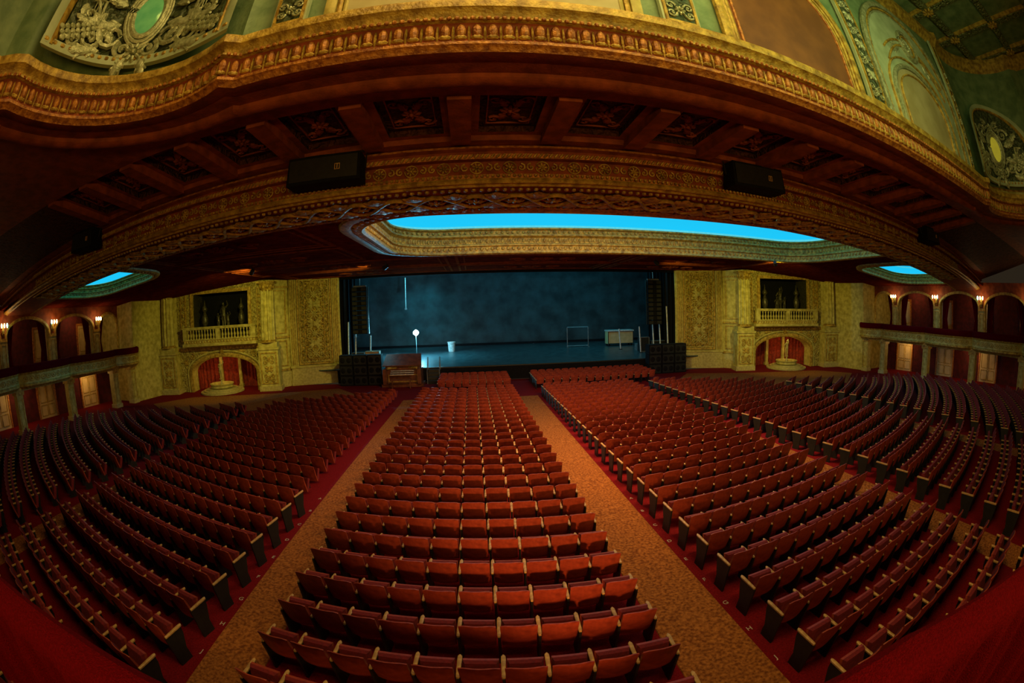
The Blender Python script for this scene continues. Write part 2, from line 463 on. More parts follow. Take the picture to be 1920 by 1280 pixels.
# ------------------------------------------------------------ bend of the overhead beam
def bend(x,y,z):
    w=max(0,min(1,(y-7.3)/3.3)); q=(x/28)**2
    return (x,y+2.2*q*w,z-1.0*q*w)
def strip(mb,prof,x0,x1,step,ks):
    n=int((x1-x0)/step); m=len(prof); vs=[];fs=[]
    for i in range(n+1):
        x=x0+(x1-x0)*i/n
        vs+=[(x,y,z) for y,z in prof]
    for j in range(m-1):
        fs=[(i*m+j,(i+1)*m+j,(i+1)*m+j+1,i*m+j+1) for i in range(n)]
        mb.add(vs,fs,ks[j],bend)
def arc3(a,b,s,n=14):
    a=Vector(a);b=Vector(b);m=(a+b)/2;ch=b-a;L=ch.length
    nrm=Vector((-ch.y,ch.x))/L
    R=(L*L/4+s*s)/(2*s); c=m-nrm*(R-s); out=[]
    a0=atan2(a.y-c.y,a.x-c.x); a1=atan2(b.y-c.y,b.x-c.x)
    while a1>a0: a1-=2*pi
    for i in range(n+1):
        t=a0+(a1-a0)*i/n; out.append((c.x+R*cos(t),c.y+R*sin(t)))
    return out
well=[(-12.5,-6),(-12.5,2.35),(-12.15,2.7)]+arc3((-12.0,2.95),(-8.0,5.85),1.5)+[(-7.75,6.05)]
well+=[(-7+i*1.0,6.05) for i in range(22)]+[(15.5,6.05)]+arc3((15.75,5.85),(19.75,2.95),1.6)+[(19.9,2.7),(20.25,2.35),(20.25,-6)]
mb=MB()
prof=[(.5,11.3),(-.18,11.26),(-.2,11.2),(-.2,11.06),(-.1,11.0),(-.06,10.9),(-.1,10.86),(-.1,10.82),(0,10.8),(.05,10.6),(0,10.36),(-.06,10.34),(-.06,10.28),(-.0,10.24),(.05,10.17),(.35,10.17),(.4,10.2)]
ks=['gold']*8+['rust']*2+['rustgold']*4+['rust','rust']
mb.sweep(well,prof,'gold',ks=ks)
mb.sweep(well,[(.8,10.25),(.8,10.1),(.86,10.04),(1.0,10.02),(1.12,10.06),(1.18,10.12),(1.18,10.25)],'rust')
def along(path,step):
    acc=0; nxt=step/2; out=[]
    for i in range(len(path)-1):
        a=Vector(path[i]);b=Vector(path[i+1]);L=(b-a).length
        if L<1e-6: continue
        t=(b-a)/L
        while nxt<=acc+L:
            p=a+t*(nxt-acc); out.append((p,t)); nxt+=step
        acc+=L
    return out
for i,(p,t) in enumerate(along(well,.26)):
    nn=Vector((t.y,-t.x))
    xf=lambda u,n,z,p=p,t=t,nn=nn:(p.x+t.x*u+nn.x*n,p.y+t.y*u+nn.y*n,z)
    mb.ell((0,-.01,10.6),(.085,.09,.17),'rustgold',xf,8,5)
    mb.ell((.13,-.02,10.56),(.028,.07,.2),'gold',xf,5,4)
    mb.ell((0,.0,10.46),(.11,.06,.05),'gold',xf,6,4)
    mb.ell((.06,.1,10.84),(.05,.04,.04),'rustgold',xf,6,4)
    mb.ell((.19,.1,10.84),(.05,.04,.04),'rustgold',xf,6,4)
trim(mb,'gilded balcony-well cornice with leaf and dart moulding')
mb=MB()
def offs(path,d):
    t=MB(); t.sweep(path,[(d,0)],'gold'); return [(v[0],v[1]) for v in t.v]
P=offs(well,.3)+[(36,-6),(36,7.3),(-36,7.3),(-36,-6)]
mb.poly([P],'rust',lambda a,b:(a,b,10.19))
strip(mb,[(7.3,10.19),(7.75,10.19)],-36,36,1,['rust'])
X0=-3.7; PT=2.2
strip(mb,[(10.2,10.19),(10.6,10.19)],-36,36,1,['rust'])
K0,K1=-6,10
for (xa,xb) in ((-36,X0+PT*K0+.22),(X0+PT*K1-.22+0*PT,36)):
    n=20
    for i in range(n):
        a=xa+(xb-xa)*i/n; b=xa+(xb-xa)*(i+1)/n
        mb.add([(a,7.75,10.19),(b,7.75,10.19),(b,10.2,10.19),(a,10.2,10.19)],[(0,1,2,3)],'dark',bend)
for k in range(K0,K1):
    a=X0+PT*k; b=a+PT
    mb.box(a-.24,a+.24,7.75,10.2,10.1,10.24,'rust',bend)
    if k==K1-1: mb.box(b-.24,b+.24,7.75,10.2,10.1,10.24,'rust',bend)
    u0,u1,v0,v1=a+.22,b-.22,7.75,10.2
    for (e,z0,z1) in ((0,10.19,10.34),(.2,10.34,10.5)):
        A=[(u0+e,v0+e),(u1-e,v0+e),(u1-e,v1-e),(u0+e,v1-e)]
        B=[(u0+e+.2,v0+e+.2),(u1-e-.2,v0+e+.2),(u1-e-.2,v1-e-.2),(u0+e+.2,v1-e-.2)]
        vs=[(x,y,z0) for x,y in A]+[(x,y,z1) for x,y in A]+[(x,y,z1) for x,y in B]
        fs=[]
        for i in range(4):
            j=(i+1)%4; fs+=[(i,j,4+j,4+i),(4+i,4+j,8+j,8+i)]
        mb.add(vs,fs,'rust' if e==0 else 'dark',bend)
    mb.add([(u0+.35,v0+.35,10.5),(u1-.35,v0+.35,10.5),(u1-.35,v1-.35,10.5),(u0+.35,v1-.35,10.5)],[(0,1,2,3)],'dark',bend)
    cx,cy=(u0+u1)/2,(v0+v1)/2
    xf=lambda u,n,z,cx=cx,cy=cy: bend(cx+u,cy+z,10.5-n)
    frame_rect(mb,xf,-.52,.52,-.78,.78,.03,.04,'rust',.0)
    rosette(mb,xf,0,0,.24,'rust',8,.04,.06)
    for sx in (-1,1):
        for sz in (-1,1):
            scroll(mb,xf,sx*.34,sz*.5,.17,'rust',1.3,sx*sz,0,.04,.03,10)
            scroll(mb,xf,sx*.14,sz*.34,.1,'rust',1.2,-sx*sz,0,.03,.03,8)
            leaf(mb,xf,sx*.08,sz*.15,.42,.16,atan2(sz*.9,sx*.35),'rust')
trim(mb,'red-brown coffered soffit with dark ornamental panels')
mb=MB()
prof=[(10.6,10.19),(10.5,10.15),(10.47,10.08),(10.6,10.03),(10.6,9.95),(10.52,9.93),(10.52,9.80),(10.7,9.78),(10.72,9.60),(10.7,9.42),(10.6,9.4),(10.6,9.28),(10.5,9.26),(10.46,9.18),(10.5,9.12),(10.62,9.12),(10.66,9.07),(13.1,9.07),(13.2,9.02),(13.3,9.07),(13.3,9.9)]
strip(mb,prof,-36,36,1,['rustgold','rustgold','rust','rust','rustgold','rustgold','rust','rust','rust','rustgold','rustgold','rustgold','gold','gold','gold','gold','rust','gold','gold','dark'])
x=-26
while x<26:
    mb.ell((x,10.5,9.87),(.035,.05,.085),'gold',bend,6,4,-.7)
    mb.ell((x,10.55,9.34),(.045,.05,.05),'gold',bend,5,3)
    x+=.135
x=-26; i=0
while x<26:
    xf=lambda u,n,z,x=x: bend(x+u,10.7-n,9.6+z)
    if i%2==0:
        rosette(mb,xf,0,0,.15,'gold',7,.02,.05); ring(mb,xf,0,0,.17,.16,.018,'gold',.03,12)
    else:
        for s in (-1,1):
            scroll(mb,xf,s*.12,.0,.11,'gold',1.2,s,pi/2,.028,.03,9)
    x+=.42; i+=1
for ph in (0,pi):
    pts=[(-27+.1375*i,11.95+.62*sin(2*pi*(.1375*i)/2.2+ph),9.02) for i in range(393)]
    mb.tube([bend(*p) for p in pts],.075,'gold',None,5)
    pts=[(p[0],11.95+(p[1]-11.95)*.8,9.03) for p in pts]
    mb.tube([bend(*p) for p in pts],.03,'rustgold',None,4)
x=-27
while x<27:
    xf=lambda u,n,zz,x=x: bend(x+u,11.95+zz,9.05-n)
    rosette(mb,xf,.55,0,.3,'gold',8,.02,.06)
    for s in (-1,1):
        leaf(mb,xf,0,s*.2,.75,.34,s*pi/2,'gold'); leaf(mb,xf,0,s*.35,.5,.2,s*pi/2+.7,'gold'); leaf(mb,xf,0,s*.35,.5,.2,s*pi/2-.7,'gold')
    x+=1.1
x=-27
while x<27:
    mb.ell((x,10.85,9.04),(.07,.07,.05),'gold',bend,6,3); mb.ell((x,13.0,9.04),(.07,.07,.05),'gold',bend,6,3); x+=.2
trim(mb,'gilded overhead beam with rope, rosette and guilloche bands')

# ------------------------------------------------------------ main ceiling with cove openings
CB=21.5
def cz(x): return 9.2-.10*max(0,abs(x)-CB)
def rrect(x0,x1,y0,y1,r,n=6):
    out=[]
    for cx,cy,a in ((x1-r,y1-r,0),(x0+r,y1-r,pi/2),(x0+r,y0+r,pi),(x1-r,y0+r,3*pi/2)):
        for i in range(n+1): out.append((cx+r*cos(a+pi/2*i/n),cy+r*sin(a+pi/2*i/n)))
    return out
H0=rrect(-7.6,20.2,13.8,24.5,2.6,8); HL=rrect(-29.5,-22.2,14.2,21,2.0); HR=rrect(24,32,15.2,22,2.0)
mb=MB()
xf=lambda a,b:(a,b,cz(a))
mb.poly([[(-CB,13),(CB,13),(CB,37.4),(-CB,37.4)],H0],'crimson',xf)
mb.poly([[(-38,13.2),(-CB,13.2),(-CB,37.4),(-38,37.4)],HL],'crimson',xf)
mb.poly([[(CB,13.2),(38,13.2),(38,37.4),(CB,37.4)],HR],'crimson',xf)
structure(mb,'ceiling','dark crimson auditorium ceiling with lit coves')
mb=MB()
C=lambda u,n,z:(u,z,cz(u)-n)
for (a,b,c,d) in ((-20,-9.8,14.2,19.5),(-20,-9.8,20.2,25.5),(-20,-5,26.2,31.0),(-4.5,7,26.2,31.0),(7.5,19,26.2,31.0),(-19,-5,31.6,36.4),(-4.5,7,31.6,36.4),(7.5,19,31.6,36.4)):
    frame_rect(mb,C,a,b,c,d,.18,.06,'ceilrib',0); frame_rect(mb,C,a+.5,b-.5,c+.5,d-.5,.1,.04,'ceilrib',0)
    rosette(mb,C,(a+b)/2,(c+d)/2,.8,'ceilrib',10,.03,.1)
    for sx in (-1,1): scroll(mb,C,(a+b)/2+sx*1.8,(c+d)/2,.7,'ceilrib',1.4,sx,pi/2,.08,.03)
trim(mb,'red-brown ceiling panel ribs with rosettes')
def cove(H,small):
    mb=MB(); Hr=list(reversed(H))
    hs=.5 if small else 1
    xf=lambda x,y,z:(x,y,9.2+(z-9.2)*(hs if z>9.2 else 1)+cz(x)-9.2)
    s=.55 if small else 1
    prof=[(.95*s,9.19),(.9*s,9.1),(.6*s,9.06),(.5*s,9.1),(.2*s,9.08),(.06*s,9.02),(-.05*s,9.08),(0,9.2),(.0,9.45),(-.1,9.5),(-.1,9.58),(.1,9.64),(.12,9.95),(.02,10.0),(-.05,10.06),(-.05,10.14),(.2,10.2),(.2,10.4),(.05,10.46),(.05,10.55),(.4,10.6)]
    mb.sweep(Hr,prof,'gold',True,xf)
    for i,(p,t) in enumerate(along(Hr+[Hr[0]],.3)):
        nn=Vector((t.y,-t.x))
        g=lambda u,n,z,p=p,t=t,nn=nn:xf(p.x+t.x*u+nn.x*n,p.y+t.y*u+nn.y*n,z)
        mb.ell((0,.02,9.34),(.1,.07,.1),'gold',g,6,4); mb.ell((0,-.1,9.8),(.09,.08,.13),'gold',g,6,4)
        mb.ell((.15,-.1,9.8),(.03,.06,.14),'gold',g,5,3); mb.ell((0,-.15,10.3),(.07,.07,.08),'gold',g,6,4)
        mb.ell((0,-.35*s,9.07),(.12,.12,.05),'gold',g,6,4)
    trim(mb,'gilded moulding ring around a cyan-lit ceiling cove')
    mb=MB(); mb.sweep(Hr,[(.4,10.6),(.4,10.72),(.5,10.76)],'cyanpale',True,xf)
    mb.sweep(Hr,[(.5,10.76),(1.0,10.8),(1.0,11.0),(.3,11.3),(-.6,11.42)],'cyansoft',True,xf)
    mb.sweep(Hr,[(-.6,11.42),(-.62,11.3),(-.75,11.3),(-.75,11.42)],'cyanpale',True,xf)
    t=MB(); t.sweep(Hr,[(-.75,0)],'gold',True); loop=[(v[0],v[1]) for v in t.v]
    mb.poly([loop],'cyan',lambda a,b:xf(a,b,11.42))
    trim(mb,'glowing cyan cove ceiling panel')
cove(H0,False); cove(HL,True); cove(HR,True)

# ------------------------------------------------------------ upper well walls above the cornice
mb=MB(); Wl=offs(well,.42)
mb.sweep(Wl,[(0,11.25),(0,11.5),(.02,11.6),(.02,17.6),(-.3,18.0),(-.3,18.3),(0,18.6)],'green',ks=['cream','gold','green','gold','gold','gold'])
structure(mb,'wall_front','grey-green plaster wall above the gilded cornice')
mb=MB(); mb.box(-13.2,21,-6,7,18.5,18.6,'green')
for i in range(12):
    x=-12+i*2.9
    mb.box(x-.2,x+.2,-6,7,18.25,18.5,'greenorn'); mb.box(x-.26,x-.2,-6,7,18.3,18.5,'gold'); mb.box(x+.2,x+.26,-6,7,18.3,18.5,'gold')
    for j in range(4):
        g=lambda u,n,z,x=x,j=j:(x+u,-3.5+2.9*j+z,18.25-n)
        rosette(mb,g,0,0,.35,'gold',8,.02,.1)
for j in range(4): mb.box(-13,21,-3.7+2.9*j,-3.3+2.9*j,18.28,18.5,'greenorn')
structure(mb,'ceiling_upper','coffered green upper vault with gilded ribs')
F=lambda u,n,z:(u,6.42-n,z)
mb=MB()
def arch_bay(cu,hw,zs,za,kp,kb):
    mb.poly([arch_pts(cu,hw-.4,11.55,zs,za-.4)],kp,lambda a,b:F(a,.03,b))
    arch_band(mb,F,cu,hw,11.5,zs,za,.22,.12,kb); arch_band(mb,F,cu,hw-.24,11.5,zs,za-.24,.1,.08,'gold'); arch_band(mb,F,cu,hw-.36,11.5,zs,za-.36,.08,.05,kb)
arch_bay(-3.25,3.0,13.2,16.0,'tan','cream')
arch_bay(4.1,2.45,13.0,15.6,'brown','gold'); arch_band(mb,F,4.1,1.95,11.5,13.0,15.1,.07,.07,'rustgold')
arch_bay(11.4,3.5,13.4,17.3,'palegreen','silver')
mb.poly([arch_pts(11.2,2.1,11.6,12.6,14.2)],'tan',lambda a,b:F(a,.07,b))
arch_band(mb,F,11.2,2.3,11.6,12.6,14.4,.18,.12,'silver'); arch_band(mb,F,11.2,2.55,11.6,12.6,14.7,.07,.1,'gold'); arch_band(mb,F,11.2,1.9,11.6,12.6,14.0,.06,.12,'gold')
ring(mb,F,11.6,15.6,.62,.62,.1,'silver',.08); ring(mb,F,11.6,15.6,.45,.45,.05,'gold',.08); rosette(mb,F,11.6,15.6,.34,'silver',10,.06,.08)
for s in (-1,1):
    for q in (0,1):
        pts=[(11.6+s*(.6+1.7*t),.06,15.6-.25*q-(1.0+.3*q)*t*t-.1*sin(pi*t)) for t in [i/8 for i in range(9)]]
        mb.tube(pts,[.05]*9,'gold',F,5)
    leaf(mb,F,11.6+s*.8,15.3,1.1,.35,-.55 if s>0 else pi+.55,'silver')
for cu,w in ((-7.0,.75),(.6,.85),(7.25,.85),(15.25,.5)):
    mb.box(cu-w/2,cu+w/2,0,.12,11.5,17.6,'palegreen',F); mb.box(cu-w/2+.1,cu+w/2-.1,.1,.13,11.7,17.4,'fieldorn',F)
    frame_rect(mb,F,cu-w/2+.05,cu+w/2-.05,11.6,17.5,.06,.05,'gold',.12)
    f2=lambda u,n,z:F(u,n+.13,z)
    arabesque(mb,f2,cu,11.7,16.5,w*.8,'silver',.55,.03)
trim(mb,'arched plaster bays and gilded arabesque pilasters')
def cartouche(cx,cy,tx,ty,glass,zc,lab):
    nx,ny=ty,-tx
    def B(u,n,z):
        n=n+.27*u*u-.36
        return (cx+tx*u+nx*n,cy+ty*u+ny*n,z)
    mb=MB()
    for i in range(24):
        u0=-2.0+4.0*i/24; u1=u0+4.0/24
        h=lambda u:12.9+2.4*sqrt(max(0,1-(u/2.05)**2))
        mb.add([(u0,.38,11.7),(u1,.38,11.7),(u1,.38,h(u1)),(u0,.38,h(u0))],[(0,1,2,3)],'fieldorn',B)
    arch_band(mb,B,0,2.3,11.7,12.9,15.55,.22,.12,'palegreen',.36); arch_band(mb,B,0,2.12,11.7,12.9,15.35,.08,.14,'gold',.36)
    for i in range(24):
        u0=-2.3+4.6*i/24; mb.box(u0,u0+4.6/24,.34,.5,11.62,11.85,'palegreen',B); mb.ell((u0+.1,.5,11.78),(.06,.05,.06),'gold',B,5,3)
    R=lambda u,n,z:B(u,n+.42,z)
    for rr,th in ((1,.09),(1.22,.06),(1.4,.05)): ring(mb,R,0,zc,.42*rr,.68*rr,th,'silver',.06)
    for s in (-1,1):
        for (u,z,r,a,d) in ((.75,.75,.34,0,1),(.8,-.7,.36,0,-1),(.35,-1.05,.25,1,-1),(.45,1.15,.25,1,1),(1.3,-.9,.3,2,1),(1.55,-.3,.22,1,-1),(1.1,.35,.2,1,1),(1.7,-1.1,.2,0,1)):
            scroll(mb,R,s*u,zc+z,r,'silver',1.4,s*d,a if s>0 else pi-a,.08,.05)
        for (u,z,l,w,a) in ((.6,-.35,.8,.3,-.3),(.65,.2,.8,.3,.35),(1.1,-.1,.8,.28,-.9),(.9,-1.15,.9,.3,-.25),(1.2,.45,.55,.25,.9),(.2,-1.25,.6,.25,-1.2),(1.3,-.6,.6,.22,.3),(.7,-.95,.5,.2,.9)):
            leaf(mb,R,s*u,zc+z,l,w,a if s>0 else pi-a,'silver',.05,.1)
        for i in range(7):
            for j in range(3):
                mb.ell((s*(1.35+.11*i-.05*j),.1,zc-.55-.12*j-.06*i),(.075,.08,.075),'silver',R,6,4)
        hp=[(s*(1.25+.35*t),.1,zc+.1-.65*(1-t)+.25*sin(pi*t)) for t in [i/6 for i in range(7)]]
        mb.tube(hp,.05,'silver',R,5); mb.tube([(s*1.25,.1,zc-.5),(s*1.28,.1,zc+.15),(s*1.6,.1,zc+.12)],.045,'silver',R,5)
        for i in range(4): mb.tube([(s*(1.3+.07*i),.1,zc-.45+.08*i),(s*(1.3+.07*i),.1,zc+.12)],.012,'silver',R,4)
    rosette(mb,R,0,zc-1.15,.3,'silver',9,.08,.1); rosette(mb,R,0,zc+1.05,.26,'silver',7,.08,.1)
    e=empty('wall_cartouche',(0,0,0),lab,'wall ornament')
    mb.obj('cartouche_relief',parent=e)
    mb=MB(); mb.ell((0,.02,zc),(.42,.14,.68),glass,R,20,10); mb.obj('glass_oval',label='domed glass oval',parent=e)
cartouche(-10.95,5.72,.8,.6,'glassg',13.1,'scrolled plaster cartouche with harps and green glass oval')
cartouche(18.75,5.7,.8,-.6,'glassy',13.3,'scrolled plaster cartouche with amber glass oval')

# ------------------------------------------------------------ stage
mb=MB(); mb.box(-24,24,36.2,56,1.1,1.2,'stagefloor'); structure(mb,'floor_stage','black reflective stage floor')
mb=MB(); mb.box(-15.4,15.4,36.0,36.2,0,1.2,'black'); mb.box(-15.4,15.4,35.9,36.25,1.12,1.22,'iron'); trim(mb,'black stage lip')
mb=MB(); mb.box(-24,24,56,56.2,1.2,14,'stagewall')
mb.box(-24,24,55.9,56,1.2,1.5,'black'); structure(mb,'wall_stage_rear','dark teal painted stage rear wall')
mb=MB()
for s in (-1,1): mb.box(s*24,s*24.2,37,56.2,1.2,14,'black')
mb.box(-24.2,24.2,36.9,56.2,14,14.2,'black'); structure(mb,'wall_stage_side','black stage house side walls')
mb=MB(); mb.box(-38,-15.5,37.4,37.6,0,14,'black'); mb.box(15.5,38,37.4,37.6,0,14,'black'); mb.box(-15.5,15.5,37.4,37.6,9.0,14,'black')
structure(mb,'wall_proscenium','proscenium wall around the stage opening')
for s in (-1,1):
    for j,(xc,y) in enumerate(((15.2,39.5),(16.2,46))):
        mb=MB(); vs=[];fs=[];n=30
        for i in range(n+1):
            x=xc+3.2*i/n; yy=y+.15*sin(i*1.6); vs+=[(s*x,yy,1.2),(s*x,yy,13.5)]
        for i in range(n): fs.append((2*i,2*i+2,2*i+3,2*i+1))
        mb.add(vs,fs,'black'); mb.obj('stage_curtain','black masking curtain hanging at the stage wing','curtain',group='stage masking curtains')
def line_array(x,y,zt,zb):
    e=empty('line_array_speaker',(x,y,zb),'hanging column of black line array loudspeakers','loudspeaker')
    n=10; h=(zt-zb)/n
    for i in range(n):
        mb=MB()
        mb.box(-.72,.72,-.35,.35,h*i+.02,h*(i+1)-.03,'black',None,.015)
        mb.box(-.66,-.2,-.38,-.35,h*i+.07,h*(i+1)-.08,'iron'); mb.box(.2,.66,-.38,-.35,h*i+.07,h*(i+1)-.08,'iron')
        mb.box(-.78,-.73,-.1,.1,h*i,h*(i+1),'iron'); mb.box(.73,.78,-.1,.1,h*i,h*(i+1),'iron')
        mb.obj('speaker_module',parent=e)
    mb=MB(); mb.tube([(0,0,zt-zb),(0,0,zt-zb+4)],.03,'grey'); mb.box(-.6,.6,-.08,.08,zt-zb,zt-zb+.12,'grey'); mb.obj('rigging_bar',parent=e)
line_array(-13.6,38.2,8.3,4.1); line_array(13.4,38.2,8.3,4.1)
def subs(x,y,z0,cols,rows):
    for i in range(cols):
        for j in range(rows):
            mb=MB(); w=1.25; h=.85
            mb.box(-w/2+.02,w/2-.02,-.45,.45,.01,h-.01,'black',None,.02); mb.box(-w/2+.1,w/2-.1,-.48,-.45,.08,h-.08,'iron')
            mb.ell((-.28,-.47,h/2),(.24,.05,.24),'black'); mb.ell((.28,-.47,h/2),(.24,.05,.24),'black')
            mb.obj('subwoofer','black stacked subwoofer cabinet beside the stage','loudspeaker',None,'stacked subwoofer cabinets',loc=(x+i*w,y,z0+j*h))
subs(-14.2,35.2,0.01,3,3); subs(11.9,34.9,0.01,3,3)
e=empty('ghost_light',(-9.4,44.5,1.2),'bright blue-white work light on a thin stand','lamp')
mb=MB(); mb.lathe([(0,0),(.35,0),(.35,.05),(.05,.09),(.03,.2)],'black',seg=16); mb.obj('base',parent=e)
mb=MB(); mb.tube([(0,0,.15),(0,0,2.25)],.025,'grey'); mb.obj('pole',parent=e)
mb=MB(); mb.ell((0,0,2.5),(.27,.27,.27),'bulbb',None,16,12); mb.obj('bulb',label='glowing bulb',parent=e)
mb=MB()
for i in range(8):
    a=2*pi*i/8; mb.tube([(.06*cos(a),.06*sin(a),2.2),(.31*cos(a),.31*sin(a),2.48),(.05*cos(a),.05*sin(a),2.82)],.008,'grey',None,4)
mb.obj('wire_cage',parent=e)
mb=MB(); mb.lathe([(0,0),(.34,0),(.42,1.0),(.46,1.02),(.46,1.1),(.42,1.1),(.36,.1),(0,.1)],'white',seg=24)
mb.obj('trash_can','round white plastic trash can on the stage floor','trash can',loc=(-6.0,49,1.2))
e=empty('rolling_case',(13.6,49,1.2),'pale cream rectangular rolling case with dark trim','case')
mb=MB(); mb.box(-1.6,1.6,-.6,.6,.25,1.75,'ivory',None,.02); mb.box(-1.65,1.65,-.65,.65,1.7,1.85,'white'); mb.obj('case_body',parent=e)
mb=MB(); frame_rect(mb,lambda u,n,z:(u,-.6-n,z),-1.6,1.6,.25,1.7,.07,.04,'iron'); mb.obj('edge_trim',parent=e)
for a in (-1.4,1.4):
    for b in (-.45,.45):
        mb=MB(); mb.ell((a,b,.12),(.12,.05,.12),'black'); mb.box(a-.03,a+.03,b-.03,b+.03,.12,.27,'grey'); mb.obj('wheel',parent=e)
mb=MB()
mb.tube([(-1.25,0,0),(-1.25,0,2.3)],.045,'grey'); mb.tube([(1.25,0,2.3),(1.25,0,0)],.045,'grey'); mb.tube([(-1.25,0,2.3),(1.25,0,2.3)],.045,'grey'); mb.tube([(-1.25,0,.15),(1.25,0,.15)],.045,'grey')
for a in (-1.25,1.25): mb.tube([(a,-.5,.03),(a,.5,.03)],.035,'grey')
mb.obj('pipe_frame','thin rectangular metal pipe frame standing on stage','frame',loc=(8.5,49,1.2))
def crate(x,y,w,d,h,k,lab,name='equipment_crate'):
    mb=MB(); mb.box(-w/2,w/2,-d/2,d/2,0,h,k,None,.01); frame_rect(mb,lambda u,n,z:(u,-d/2-n,z),-w/2,w/2,0,h,.06,.03,'grey')
    mb.box(-.12,.12,-d/2-.05,-d/2-.02,h*.5,h*.5+.08,'iron')
    mb.obj(name,lab,'crate',loc=(x,y,1.21))
crate(-12.4,37.4,1.3,.7,1.4,'ply','plywood equipment crate with metal edging'); crate(-14.7,41.2,1.3,.9,1.0,'iron','black equipment crate in the stage wing')
crate(15.2,41.5,1.6,.9,1.1,'iron','black equipment crate in the stage wing'); crate(14.0,43,1.2,.8,.7,'grey','grey equipment crate in the stage wing')
crate(13.7,41.6,1.0,.8,1.5,'iron','tall black equipment crate with metal edging')
for i,(x,y,h) in enumerate(((-15.0,38.4,4.0),(-14.6,39.4,3.2),(-13.4,40.4,2.6),(14.2,40.0,3.5),(15.0,38.3,4.6),(14.6,39.2,3.0),(13.0,40.6,2.6),(12.2,44.5,2.2))):
    mb=MB(); mb.tube([(0,0,.02),(.12*(1 if x<0 else -1),.1,h)],.07,'white'); mb.lathe([(0,0),(.2,0),(.2,.04),(.05,.07)],'iron',seg=10)
    mb.obj('light_stand_pole','pale upright pole leaning in the stage wing','pole',loc=(x,y,1.21),group='poles in the stage wings')
for i,(x,y) in enumerate(((-12.9,36.7),(-12.55,36.8),(-13.3,36.7))):
    mb=MB(); mb.lathe([(0,0),(.13,0),(.13,.35),(.05,.45),(.04,.55),(0,.56)],'orange' if i<2 else 'white',seg=12)
    mb.obj('bottle','%s bottle at the stage edge'%('orange plastic' if i<2 else 'white plastic'),'bottle',loc=(x,y,1.21))
for j in range(5):
    mb=MB(); mb.box(-.8,.8,-.4,.4,0,.07,'white',None,.01); mb.box(-.75,.75,-.35,.35,-.02,0,'grey')
    mb.obj('folding_table','folded white table top stacked flat','table',loc=(15.6,44.6,1.25+.13*j),group='stack of folded tables')
mb=MB(); mb.tube([(0,0,0),(0,0,3.6)],.05,'white'); mb.box(-.12,.12,-.08,.08,-.1,.12,'grey'); mb.obj('hanging_pipe','thin white pipe hanging above the stage','pipe',loc=(-11.2,50,6.2))
mb=MB()
for i in range(4): mb.box(-.5,.5,.28*i,.28*(i+1)-.01,0,.27*(i+1),'iron')
for q in (-.5,.5):
    mb.tube([(q,0,1.0),(q,1.1,2.1)],.03,'grey'); mb.tube([(q,0,0),(q,0,1.0)],.03,'grey'); mb.tube([(q,1.1,1.0),(q,1.1,2.1)],.03,'grey')
mb.obj('stage_steps','black steps with thin rails up to the stage','steps',loc=(-6.85,34.8,0.0))
e=empty('organ_console',(-9.25,33.9,.01),'dark wood theater organ console with curved stop rail','organ')
mb=MB(); mb.box(-1.7,1.7,-.2,1.3,0,.25,'wood'); mb.box(-1.45,1.45,.25,1.2,.25,1.7,'wood',None,.03); mb.box(-1.55,-1.25,-.35,1.2,.25,1.45,'wood'); mb.box(1.25,1.55,-.35,1.2,.25,1.45,'wood')
frame_rect(mb,lambda u,n,z:(u,.25-n,z),-1.2,1.2,.35,.95,.07,.04,'gold'); mb.obj('console_body',parent=e)
mb=MB(); mb.add([(-1.6,-.1,1.72),(1.6,-.1,1.72),(1.45,1.25,2.5),(-1.45,1.25,2.5),(-1.6,-.1,1.66),(1.6,-.1,1.66),(1.45,1.25,2.4),(-1.45,1.25,2.4)],[(0,1,2,3),(4,7,6,5),(0,4,5,1),(1,5,6,2),(2,6,7,3),(3,7,4,0)],'wood'); mb.obj('console_lid',parent=e)
for j in range(3):
    mb=MB(); mb.box(-.95,.95,-.3+.17*j,-.12+.17*j,.98+.13*j,1.03+.13*j,'white')
    for i in range(20):
        if i%7 not in (2,6): mb.box(-.92+.092*i,-.88+.092*i,-.22+.17*j,-.12+.17*j,1.03+.13*j,1.05+.13*j,'black')
    mb.obj('keyboard',label='ivory keyboard manual',parent=e)
mb=MB(); mb.tube([(1.2*cos(a),.35-.55*abs(cos(a))**2+.1,1.5) for a in [pi*i/16 for i in range(17)]],.1,'gold'); mb.obj('stop_rail',label='gilded curved stop rail',parent=e)
mb=MB(); mb.box(-.8,.8,-.95,-.6,.62,.72,'wood'); mb.box(-.75,-.68,-.9,-.65,0,.62,'wood'); mb.box(.68,.75,-.9,-.65,0,.62,'wood'); mb.obj('organ_bench','wooden organ bench in front of the console','bench',loc=(-9.25,33.9,.01))

